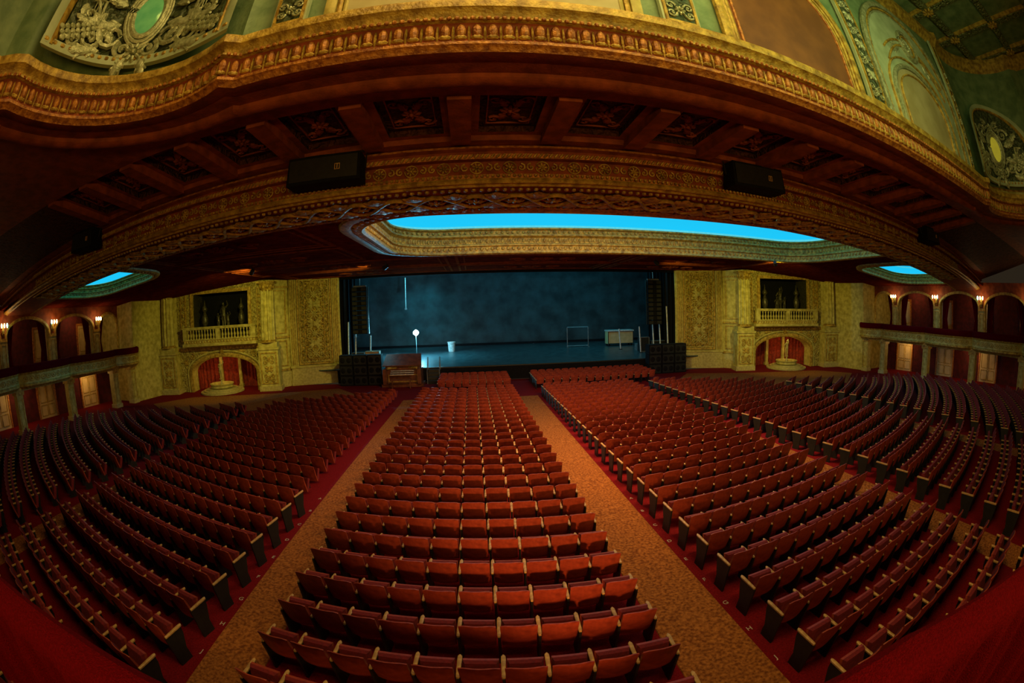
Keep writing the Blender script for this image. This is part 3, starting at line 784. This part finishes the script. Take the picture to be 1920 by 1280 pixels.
# ------------------------------------------------------------ side walls (both sides)
def frm(px,py,qx,qy,s):
    L=hypot(qx-px,qy-py); tx,ty=(qx-px)/L,(qy-py)/L; nx,ny=ty,-tx
    return (lambda u,n,z:(s*(px+u*tx+n*nx),py+u*ty+n*ny,z)),L
def figure(mb,xf,k,h=1.0,c=(0,0,0)):
    q=lambda x,y,z:(c[0]+x*h,c[1]+y*h,c[2]+z*h)
    mb.tube([q(.07,0,0),q(.06,.02,.25),q(.05,0,.5)],[.035*h,.05*h,.075*h],k,xf,7); mb.tube([q(-.05,.02,0),q(-.07,.05,.27),q(-.05,0,.5)],[.035*h,.05*h,.075*h],k,xf,7)
    mb.tube([q(0,0,.46),q(0,0,.56),q(.01,0,.66),q(0,0,.78),q(0,0,.83),q(0,0,.88)],[.11*h,.1*h,.085*h,.12*h,.09*h,.04*h],k,xf,9)
    mb.ell(q(0,0,.94),(.055*h,.06*h,.075*h),k,xf,9,6)
    mb.tube([q(.11,0,.79),q(.2,.06,.9),q(.14,.06,1.06)],[.04*h,.032*h,.022*h],k,xf,6)
    mb.tube([q(-.11,0,.79),q(-.19,.05,.65),q(-.1,.1,.55)],[.04*h,.032*h,.022*h],k,xf,6)
    mb.tube([q(-.14,0,.35),q(-.02,.1,.42),q(.13,0,.5)],[.03*h,.06*h,.03*h],k,xf,6)
side_name={-1:'left',1:'right'}
_d=[0]
for s in (-1,1):
    nm=side_name[s]
    f,L=frm(15.3,37.3,19.7,35.5,s)
    mb=MB()
    mb.box(0,L,-.3,0,0,9.3,'cream',f)
    mb.box(.0,L,0,.35,0,.5,'marble',f); mb.box(.08,L-.08,0,.28,.5,1.5,'marble',f); mb.box(.0,L,0,.35,1.5,1.7,'cream',f)
    mb.box(.1,.75,0,.22,1.7,9.3,'cream',f); mb.box(L-.75,L-.1,0,.22,1.7,9.3,'cream',f)
    for uu in (.25,.42,.6,L-.6,L-.42,L-.25): mb.tube([(uu,.24,1.8),(uu,.24,9.1)],.05,'gold',f,6)
    mb.box(.85,L-.85,0,.06,1.75,9.2,'goldorn',f)
    frame_rect(mb,f,.8,L-.8,1.75,9.25,.13,.17,'gold'); frame_rect(mb,f,1.0,L-1.0,1.95,9.1,.06,.12,'cream'); frame_rect(mb,f,1.45,L-1.45,2.2,8.9,.06,.14,'gold')
    g=lambda u,n,z,f=f:f(u,n+.08,z)
    arabesque(mb,g,L/2,2.3,8.9,1.75,'cream',.85,.06)
    for q in (-1,1):
        for i in range(17): rosette(mb,g,L/2+q*1.02,2.2+.41*i,.14,'cream',6)
    trim(mb,'gilded arabesque proscenium pilaster panel')
    f,L=frm(19.7,35.5,21.0,33.6,s); mb=MB(); mb.box(0,L,-.2,0,0,9.3,'cream',f); mb.box(0,L,0,.15,0,1.3,'marble',f)
    for z in (1.4,4.2,8.5): mb.box(0,L,0,.12,z,z+.15,'gold',f)
    frame_rect(mb,f,.3,L-.3,1.8,4.0,.08,.08,'gold'); frame_rect(mb,f,.3,L-.3,4.6,8.3,.08,.08,'gold')
    trim(mb,'cream link wall with base mouldings')
    f,L=frm(21.0,33.6,30.0,31.6,s); U=L/2-.1
    mb=MB()
    lower=arch_pts(U,3.3,.02,1.6,2.95,20)
    outer=[(0,0)]+lower+[(L,0),(L,9.3),(0,9.3)]
    upper=[(U-2.8,4.55),(U+2.8,4.55),(U+2.8,8.45),(U-2.8,8.45)]
    mb.poly([outer,upper],'creamorn',lambda a,b:f(a,0,b))
    structure(mb,'wall_'+nm,'cream niche wall with arch and upper opening')
    mb=MB()
    for a,b in zip(lower[:-1],lower[1:]):
        mb.add([(a[0],0,a[1]),(b[0],0,b[1]),(b[0],-1.2,b[1]),(a[0],-1.2,a[1])],[(0,1,2,3)],'cream',f)
    for a,b in zip(upper,upper[1:]+upper[:1]):
        mb.add([(a[0],0,a[1]),(b[0],0,b[1]),(b[0],-2.2,b[1]),(a[0],-2.2,a[1])],[(0,1,2,3)],'bronze',f)
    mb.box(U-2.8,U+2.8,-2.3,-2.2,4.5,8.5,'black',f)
    trim(mb,'reveals of the arched niche and dark upper recess')
    mb=MB()
    arch_band(mb,f,U,3.62,0,1.65,3.3,.32,.14,'gold'); arch_band(mb,f,U,3.85,0,1.65,3.55,.14,.1,'cream')
    frame_rect(mb,f,U-3.1,U+3.1,4.4,8.7,.28,.18,'gold')
    mb.box(0,L,0,.2,3.6,3.85,'gold',f); mb.box(0,L,0,.3,3.85,4.0,'cream',f)
    for i in range(30): mb.box(L*i/30+.05,L*i/30+.2,.2,.28,3.66,3.84,'gold',f)
    g=lambda u,n,z,f=f:f(u,n+.03,z)
    for q in (-1,1):
        scroll(mb,g,U+q*3.2,3.1,.3,'gold',1.4,q,pi/2,.06); leaf(mb,g,U+q*2.4,3.4,.9,.25,0 if q<0 else pi,'gold'); rosette(mb,g,U+q*3.9,2.6,.3,'gold')
        frame_rect(mb,f,U+q*3.95-.3 if q>0 else U-4.25,U+q*3.95+.3 if q>0 else U-3.65,4.4,8.6,.08,.1,'gold')
        arabesque(mb,g,U+q*3.95,4.6,8.4,.55,'gold',.6,.04)
    rosette(mb,g,U,3.45,.25,'gold',8,.15,.1)
    arabesque(mb,g,U,8.6,9.3,1.2,'gold',.6)
    trim(mb,'gilded arch surround and panel mouldings')
    mb=MB(); vs=[];fs=[];n=90
    for i in range(n+1):
        t=pi*i/n; u=U-3.25*cos(t); nn=-1.2-1.3*sin(t)+.08*sin(i*1.35)
        vs+=[(u,nn,.02),(u,nn,1.5),(u,nn,3.3)]
    for i in range(n):
        for j in (0,1): fs.append((3*i+j,3*i+3+j,3*i+4+j,3*i+1+j))
    mb.add(vs,fs,'drape',f); mb.obj('niche_drapery','orange-red pleated drapery lining the arched niche','curtain')
    for q in (-1.0,1.0):
        mb=MB(); mb.box(U+q-.14,U+q+.14,-2.2,-1.9,0.02,3.0,'cream',f); mb.box(U+q-.2,U+q+.2,-2.26,-1.84,0.02,.3,'cream',f)
        mb.obj('niche_pier','pale stone pier inside the arched niche','pier',group='niche piers')
    c=f(U+.2,.3,0)
    e=empty('fountain',(c[0],c[1],0.02),'marble fountain with slender statue on round stepped base','fountain')
    mb=MB(); mb.lathe([(0,0),(2.1,0),(2.1,.12),(1.8,.12),(1.8,.24),(1.5,.24),(1.5,.34),(0,.34)],'marble',seg=36); mb.obj('steps',parent=e)
    mb=MB(); mb.lathe([(.95,.34),(1.1,.42),(1.05,.6),(1.15,.66),(1.15,.74),(1.0,.74),(.9,.55),(0,.5)],'cream',seg=32); mb.obj('basin',parent=e)
    mb=MB(); mb.lathe([(.2,.5),(.14,.6),(.09,.8),(.08,1.0),(.18,1.08),(.2,1.13),(0,1.15)],'marble',seg=16); mb.obj('pedestal',parent=e)
    mb=MB(); figure(mb,None,'marble',1.5,(0,0,1.13)); mb.obj('statue',label='pale marble figure with a raised arm',parent=e)
    e=empty('balustrade',f(U,.0,4.0),'cream stone balustrade below the dark statue recess','balustrade')
    inv=e.location.copy()
    def fl(u,n,z,f=f,inv=inv):
        p=f(u,n,z); return (p[0]-inv[0],p[1]-inv[1],p[2]-inv[2])
    mb=MB(); mb.box(U-3.7,U+3.7,0.02,1.0,4.0,4.25,'cream',fl); mb.box(U-3.6,U+3.6,0.02,.9,4.25,4.5,'gold',fl)
    for i in range(26): mb.ell((U-3.5+.28*i,.92,4.37),(.1,.05,.09),'cream',fl,6,4)
    mb.obj('balcony_slab',parent=e)
    mb=MB(); mb.box(U-3.7,U+3.7,.5,1.0,5.5,5.62,'cream',fl); mb.box(U-3.65,U+3.65,.55,.95,5.4,5.5,'cream',fl)
    mb.box(U-3.65,U+3.65,.55,.95,4.5,4.6,'cream',fl); mb.obj('rail',parent=e)
    for q in (-3.45,0,3.45):
        mb=MB(); mb.box(U+q-.2,U+q+.2,.57,.93,4.6,5.4,'cream',fl); mb.obj('post',parent=e)
    mbb=MB(); mbb.lathe([(.09,0),(.09,.06),(.05,.1),(.1,.25),(.11,.33),(.05,.5),(.04,.6),(.08,.72),(.08,.8)],'cream',seg=8)
    b0=mbb.obj('baluster',parent=e)
    first=True
    for i in range(22):
        u=U-3.15+.3*i
        if abs(u-U)<.25: continue
        p=fl(u,.75,4.6)
        if first: b0.location=p; first=False
        else:
            b=b0.copy(); COL.objects.link(b); b.parent=e; b.location=p
    c=f(U,-.9,4.5)
    e=empty('statue_group',(c[0],c[1],4.56),'dark bronze figure with children on a carved plinth','statue')
    mb=MB(); mb.box(-.9,.9,-.45,.45,0,.7,'bronze',None,.06); mb.box(-1,1,-.5,.5,.7,.85,'bronze'); mb.obj('plinth',parent=e)
    mb=MB(); figure(mb,None,'bronze',2.2,(0,0,.85)); figure(mb,None,'bronze',1.3,(-.55,-.1,.85)); figure(mb,None,'bronze',1.3,(.55,-.1,.85)); mb.obj('figures',parent=e)
    for q in (-1.9,1.9):
        c=f(U+q,-.7,4.5)
        mb=MB(); mb.box(-.3,.3,-.3,.3,0,.5,'bronze'); mb.lathe([(.25,.5),(.12,.6),(.1,.9),(.3,1.3),(.34,1.7),(.2,2.1),(.12,2.3),(.28,2.5),(.28,2.6),(.1,2.9),(.05,3.3),(0,3.35)],'bronze',seg=14)
        mb.obj('urn','tall dark bronze urn beside the statue group','urn',loc=(c[0],c[1],4.56))
    for (px,py) in ((20.75,33.35),(30.6,30.9)):
        e=empty('column',(s*px,py,0),'fluted cream column on a panelled pedestal','column',rz=s*(-.25))
        mb=MB(); mb.box(-1.0,1.0,-.7,.6,0,.4,'marble'); mb.box(-.9,.9,-.6,.5,.4,3.4,'cream'); mb.box(-1.0,1.0,-.7,.6,3.4,3.6,'cream'); mb.box(-.85,.85,-.55,.5,3.6,4.0,'cream')
        g=lambda u,n,z:(u,-.6-n,z)
        frame_rect(mb,g,-.75,.75,.6,3.2,.1,.06,'gold'); arabesque(mb,g,0,.7,3.1,1.1,'gold',.75,.05); mb.obj('pedestal',parent=e)
        mb=MB()
        vs=[];fs=[];n=40
        for z in (4.2,6,8.3):
            for i in range(n):
                a=2*pi*i/n; r=(.62 if i%4<2 else .48)*(1-.02*(z-4.2)); vs.append((r*cos(a),-.1+r*sin(a),z))
        for j in range(2):
            for i in range(n): fs.append((j*n+i,j*n+(i+1)%n,(j+1)*n+(i+1)%n,(j+1)*n+i))
        mb.add(vs,fs,'cream'); mb.lathe([(.75,4.0),(.75,4.08),(.62,4.12),(.66,4.18),(.56,4.22)],'gold',(0,-.1,0),seg=20); mb.obj('shaft',parent=e,smooth=False)
        mb=MB(); mb.lathe([(.5,8.2),(.56,8.3),(.52,8.4),(.75,8.9)],'gold',(0,-.1,0),seg=20); mb.box(-.8,.8,-.8,.6,8.85,9.0,'gold')
        for i in range(10):
            a=2*pi*i/10; mb.ell((.6*cos(a),-.1+.6*sin(a),8.6),(.12,.12,.22),'gold')
        mb.obj('capital',parent=e)
    mb=MB(); P=[(31.2,31.0),(31.5,29.6),(31.7,28.2),(31.8,26.9),(38,26.9)]
    mb.sweep([(s*a,b) for a,b in P],[(0,0),(0,9.3)],'cream')
    f,L=frm(30.0,31.6,31.3,31.0,s); mb.box(0,L,-.2,0,0,9.3,'cream',f)
    structure(mb,'wall_%s_pier'%nm,'plain cream curved wall beside the boxes')
    f=lambda u,n,z,s=s:(s*(34-n),26.9-u,z)
    piers=[2.9+5.3*i for i in range(6)]
    mb=MB()
    edges=[0]+piers
    loops=[[(0,3.3),(31,3.3),(31,8.2),(0,8.2)]]
    for i in range(len(edges)):
        a=edges[i]+(.35 if i else .1); b=(edges[i+1]-.35) if i+1<len(edges) else 31-.1
        if b-a<.8: continue
        loops.append(arch_pts((a+b)/2,(b-a)/2-.05,3.35,6.3,7.35,12))
    mb.poly(loops,'rust',lambda a,b:f(a,0,b))
    for l in loops[1:]:
        for a,b in zip(l[:-1],l[1:]): mb.add([(a[0],0,a[1]),(b[0],0,b[1]),(b[0],-.4,b[1]),(a[0],-.4,a[1])],[(0,1,2,3)],'cream',f)
        cu=(l[0][0]+l[-1][0])/2; hw=(l[-1][0]-l[0][0])/2
        arch_band(mb,f,cu,hw+.18,3.35,6.3,7.5,.2,.1,'gold')
    for u in piers:
        mb.box(u-.3,u+.3,0,.12,3.35,6.0,'cream',f); frame_rect(mb,f,u-.22,u+.22,3.6,5.8,.05,.05,'gold',.12); mb.box(u-.38,u+.38,0,.2,6.0,6.2,'gold',f)
    structure(mb,'wall_%s_arcade'%nm,'arched red-brown and gilt arcade wall above the boxes')
    mb=MB(); mb.box(0,31,-3.4,-3.3,3.3,8.2,'darkwall',f); mb.box(0,31,-3.4,2.6,3.05,3.28,'rust',f)
    mb.box(0,31,-1.6,-1.5,0,3.1,'darkwall',f)
    structure(mb,'wall_%s_rear'%nm,'dim corridor walls behind the boxes')
    mb=MB(); mb.box(0,31,2.55,2.7,3.0,3.25,'gold',f)
    trim(mb,'gilded edge moulding of the box tier')
    for i in range(6):
        a=edges[i]; b=edges[i+1] if i+1<len(edges) else 31
        n=16; w=b-a
        bl=lambda q:(.85*sin(pi*q)**.6 if 0<q<1 else 0)
        def surf(pr,k,mb):
            vs=[];fs=[];m=len(pr)
            for j in range(n+1): vs+=[(a+w*j/n,p[0]+bl(j/n),p[1]) for p in pr]
            for j in range(n):
                for t in range(m-1): fs.append((j*m+t,(j+1)*m+t,(j+1)*m+t+1,j*m+t+1))
            mb.add(vs,fs,k,f)
        mb=MB()
        surf([(2.0,3.12),(2.5,3.1),(2.62,3.2),(2.76,3.25),(2.76,3.36),(2.68,3.42)],'gold',mb)
        surf([(2.68,3.42),(2.66,3.5),(2.66,3.9),(2.7,3.95)],'cream',mb)
        g=lambda u,n_,z,a=a,w=w,f=f:f(a+w*u,2.67+n_+bl(u),z)
        q=.3
        while q<w-.2:
            G=lambda u,n_,z,g=g,w=w:g(u/w,n_,z)
            ring(mb,G,q,3.68,.2,.15,.03,'gold',.0,10); mb.ell((q,.0,3.68),(.1,.05,.08),'gold',G,6,4)
            q+=.5
        surf([(2.7,3.95),(2.76,4.0),(2.78,4.06)],'gold',mb)
        e=mb.obj('box_parapet','curved gilt-trimmed box parapet with red velvet top','balcony parapet',None,'side box parapets')
        mb=MB(); surf([(2.74,4.06),(2.80,4.2),(2.82,4.4),(2.76,4.5),(2.6,4.54),(2.45,4.5),(2.42,4.3)],'velvet',mb); mb.obj('velvet_rail',label='red velvet padded top',parent=e)
    for i,u in enumerate([0.6]+piers):
        p=f(u,2.2,0); mb=MB(); zz=fz(p[1])
        mb.box(-.38,.38,-.38,.38,0,.3,'marble'); mb.box(-.3,.3,-.3,.3,.3,2.75-zz,'cream'); mb.box(-.4,.4,-.4,.4,2.75-zz,3.03-zz,'gold')
        frame_rect(mb,lambda a,n,z,s=s:(-s*(.3+n),a,z),-.22,.22,.5,2.5-zz,.05,.03,'gold')
        mb.obj('box_column','square cream column supporting the side boxes','column',None,'columns under the side boxes',loc=(p[0],p[1],zz))
    for i in range(5):
        for lev in (0,1):
            u0=1.4+5.3*i+(1.0 if lev==0 else -.4+.3*(i%2)); n0=-1.5 if lev==0 else -3.3; z0=fz(26.9-u0) if lev==0 else 3.3
            H=2.6 if lev==0 else 3.3
            _d[0]+=1
            e=empty('door_%d'%_d[0],f(u0,n0,z0),'ivory panelled corridor door in a gilt frame',kind='structure')
            o=e.location.copy()
            g=lambda u,n,z,o=o,f=f,u0=u0,n0=n0,z0=z0:tuple(a-b for a,b in zip(f(u0+u,n0+n,z0+z),o))
            mb=MB(); mb.box(0,1.9,0,.08,0,H,'ivory',g)
            for pz in ((.2,1.0),(1.15,H-.2)):
                frame_rect(mb,g,.15,.9,pz[0],pz[1],.05,.04,'gold',.08); frame_rect(mb,g,1.0,1.75,pz[0],pz[1],.05,.04,'gold',.08)
            mb.ell((.95,.14,1.1),(.04,.05,.04),'gold',g); mb.obj('door_leaf',parent=e)
            mb=MB(); mb.box(-.15,0,0,.14,0,H+.1,'rustgold',g); mb.box(1.9,2.05,0,.14,0,H+.1,'rustgold',g); mb.box(-.15,2.05,0,.16,H,H+.2,'rustgold',g); mb.obj('door_frame',parent=e)
    for i,u in enumerate(piers[:5]):
        for q in (-1,1):
            mb=MB(); vs=[];fs=[]; n=10
            for j in range(n+1):
                uu=u+q*(.42+.09*j); vs+=[(uu,-.5+.06*sin(j*2.2),3.32),(u+q*(.42+.06*j),-.5+.06*sin(j*2.2),5.2),(uu+q*.1,-.5+.06*sin(j*2.2),7.2)]
            for j in range(n):
                for t in (0,1): fs.append((3*j+t,3*j+3+t,3*j+4+t,3*j+1+t))
            mb.add(vs,fs,'velvet',f); mb.obj('box_curtain','dark red curtain drawn beside a box arch','curtain',None,'side box curtains')
    for i,u in enumerate(piers[:5]):
        p=f(u,.12,6.9)
        e=empty('wall_sconce',p,'gilt wall sconce with small glowing candle bulbs','wall lamp',group='box wall sconces')
        mb=MB(); mb.ell((-s*.05,0,-.2),(.06,.16,.4),'gold')
        for q in (-1,0,1):
            mb.tube([(-s*.08,0,-.35),(-s*.3,q*.15,-.4),(-s*.38,q*.28,-.1)],.03,'gold'); mb.lathe([(.02,0),(.09,.02),(.09,.05)],'gold',(-s*.38,q*.28,-.1),seg=8)
        mb.obj('bracket',parent=e)
        for q in (-1,0,1):
            mb=MB(); mb.ell((-s*.38,q*.28,.09),(.075,.075,.15),'bulbc' if (i+q)%3==0 else 'bulbw'); mb.obj('bulb',parent=e)
        ld=bpy.data.lights.new('sconce_light','POINT'); ld.energy=16; ld.color=(1,.5,.14); ld.shadow_soft_size=.1
        lo=bpy.data.objects.new('sconce_light',ld); COL.objects.link(lo); lo.location=(p[0]-s*.7,p[1],p[2]+.15)
    for u in (4,12,20):
        for n,z,en in ((-.2,2.6,50),(-2.0,7.2,55)):
            ld=bpy.data.lights.new('added_corridor_light','POINT'); ld.energy=en; ld.color=(1,.62,.2); ld.shadow_soft_size=.05  # hidden point lights added to brighten the corridor doors
            lo=bpy.data.objects.new('added_corridor_light',ld); COL.objects.link(lo); lo.location=f(u,n,z)
mb=MB(); mb.box(-38,38,-8.2,-8,0,18.6,'crimson'); structure(mb,'wall_back','dark rear auditorium wall')

for (x,y,z,w,h) in ((-7.15,10.25,9.62,2.0,.75),(4.7,10.25,9.72,2.0,.75),(-18.4,11.1,9.45,1.7,.75),(17.9,11.0,9.55,1.7,.75)):
    e=empty('beam_loudspeaker',(x,y,z),'black rectangular loudspeaker mounted on the gilded beam','loudspeaker',group='beam loudspeakers')
    mb=MB(); mb.box(-w/2,w/2,-.35,.25,-h/2,h/2,'black',None,.03); mb.obj('cabinet',parent=e)
    mb=MB(); mb.box(-w/2+.08,w/2-.08,-.37,-.35,-h/2+.08,h/2-.08,'iron'); mb.obj('grille',parent=e)
    mb=MB(); frame_rect(mb,lambda u,n,zz:(u,-.37-n,zz),.33,.47,-.08,.08,.016,.01,'arm'); mb.box(.39,.41,-.385,-.37,-.06,.06,'arm'); mb.obj('badge',label='small pale square badge',parent=e)
    mb=MB(); mb.tube([(-w/2-.04,0,0),(-w/2-.04,.1,h/2+.15),(w/2+.04,.1,h/2+.15),(w/2+.04,0,0)],.03,'iron'); mb.obj('mounting_yoke',parent=e)

# ------------------------------------------------------------ lights
def area(loc,rot,sx,sy,en,col,name):
    ld=bpy.data.lights.new(name,'AREA'); ld.shape='RECTANGLE'; ld.size=sx; ld.size_y=sy; ld.energy=en; ld.color=col
    o=bpy.data.objects.new(name,ld); COL.objects.link(o); o.location=loc; o.rotation_euler=rot; return o
def spot(loc,tgt,en,col,ang,name,r=.1,blend=.6):
    ld=bpy.data.lights.new(name,'SPOT'); ld.energy=en; ld.color=col; ld.spot_size=radians(ang); ld.spot_blend=blend; ld.shadow_soft_size=r
    o=bpy.data.objects.new(name,ld); COL.objects.link(o); o.location=loc
    d=Vector(tgt)-Vector(loc); o.rotation_euler=d.to_track_quat('-Z','Y').to_euler(); return o
area((2,15.2,10.9),(0,0,0),9,2,2300,(1,.50,.15),'added_cove_downlight')  # unseen warm light added inside the cove to light the seats
area((5,14.7,9.9),(radians(82),0,0),21,.3,240,(1,.76,.10),'added_cove_rim_wash')  # hidden strip added at the near cove edge to warm the gold rim
area((-2,2.0,17.5),(0,0,0),8,4,900,(1,.64,.20),'added_well_downlight')  # added above the well, out of view, to light the near seats
area((4,0.5,13.5),(radians(100),0,0),10,1.5,360,(.76,1,.38),'added_well_wall_wash')  # out-of-view light added to turn the upper well walls green-yellow
area((-1,-5.5,7.4),(radians(102),0,0),12,.8,620,(1,.54,.12),'added_beam_wash')  # added behind the camera to lift the beam and coffers
# hidden spots added below the mezzanine rail to brighten the seat backs
spot((-3.0,.2,3.3),(1,26,2.6),2500,(1,.45,.13),56,'added_seat_spot',.15,1.0)
spot((-4.0,.2,3.3),(-5,26,2.6),1100,(1,.45,.13),46,'added_seat_spot',.15,1.0)
for s in (-1,1):
    for (x,y,tx,ty,tz,en,col,ang) in ((9,27.5,18.2,36.0,4.8,1150,(1,.88,.16),62),(17,24,26,32.5,4,1650,(1,.87,.15),80)):
        z=cz(x)-.35
        e=empty('added_spotlight',(s*x,y,z),'small black can added under the ceiling to hide a wall light','added_spotlight',group='added ceiling light cans')  # made-up can that hides the emitter of an added wall light
        d=(Vector((s*tx,ty,tz))-Vector((s*x,y,z))).normalized()
        mb=MB(); a=d*-.2; mb.tube([tuple(a),tuple(d*.2)],[.12,.15],'iron',None,12,False); mb.tube([tuple(d*-.2),tuple(d*-.24)],[.12,.02],'iron',None,12); mb.obj('housing',parent=e)
        mb=MB(); mb.tube([(0,0,0),(0,0,.33)],.025,'iron'); mb.obj('bracket',parent=e)
        p=Vector((s*x,y,z))+d*.12
        spot(tuple(p),(s*tx,ty,tz),en,col,ang,'wall_spot',.06)  # spot added to brighten the proscenium and niche walls
    ld=bpy.data.lights.new('niche_light','POINT'); ld.energy=45; ld.color=(1,.55,.16); ld.shadow_soft_size=.05
    lo=bpy.data.objects.new('niche_light',ld); COL.objects.link(lo); lo.location=(s*25.9,33.0,2.6)
    ld=bpy.data.lights.new('added_cove_rim_light','POINT'); ld.energy=80; ld.color=(1,.76,.12); ld.shadow_soft_size=.05  # hidden point added in each side cove to warm its rim
    lo=bpy.data.objects.new('added_cove_rim_light',ld); COL.objects.link(lo); lo.location=(s*(25.8 if s<0 else 28),14.9 if s<0 else 15.9,cz(26)+.3)
    ld=bpy.data.lights.new('added_wing_light','POINT'); ld.energy=150; ld.color=(.2,.75,.9); ld.shadow_soft_size=.1  # unseen teal point added to pick out the wing clutter
    lo=bpy.data.objects.new('added_wing_light',ld); COL.objects.link(lo); lo.location=(s*12.5,38.8,9.6)
ld=bpy.data.lights.new('ghost_glow','POINT'); ld.energy=2400; ld.color=(.14,.72,1); ld.shadow_soft_size=.12
lo=bpy.data.objects.new('ghost_glow',ld); COL.objects.link(lo); lo.location=(-9.4,44.0,3.75)
spot((-9.0,46,13.5),(-9.0,44,1.2),7000,(.10,.72,1),75,'added_stage_pool_spot',.3,1.0)  # added overhead to make a bright pool on the stage floor
spot((-9.4,47,12.5),(-9.8,56,3.2),5200,(.08,.62,.80),62,'added_backwall_spot',.3,1.0)  # made-up spot that gives the rear wall its glow
area((8,46,13.5),(0,0,0),16,6,900,(.05,.60,.80),'added_stage_overhead')  # unseen teal area light added over the stage
w=bpy.data.worlds.new('world'); scn.world=w; w.use_nodes=True
w.node_tree.nodes['Background'].inputs[0].default_value=(.10,.07,.04,1); w.node_tree.nodes['Background'].inputs[1].default_value=.2
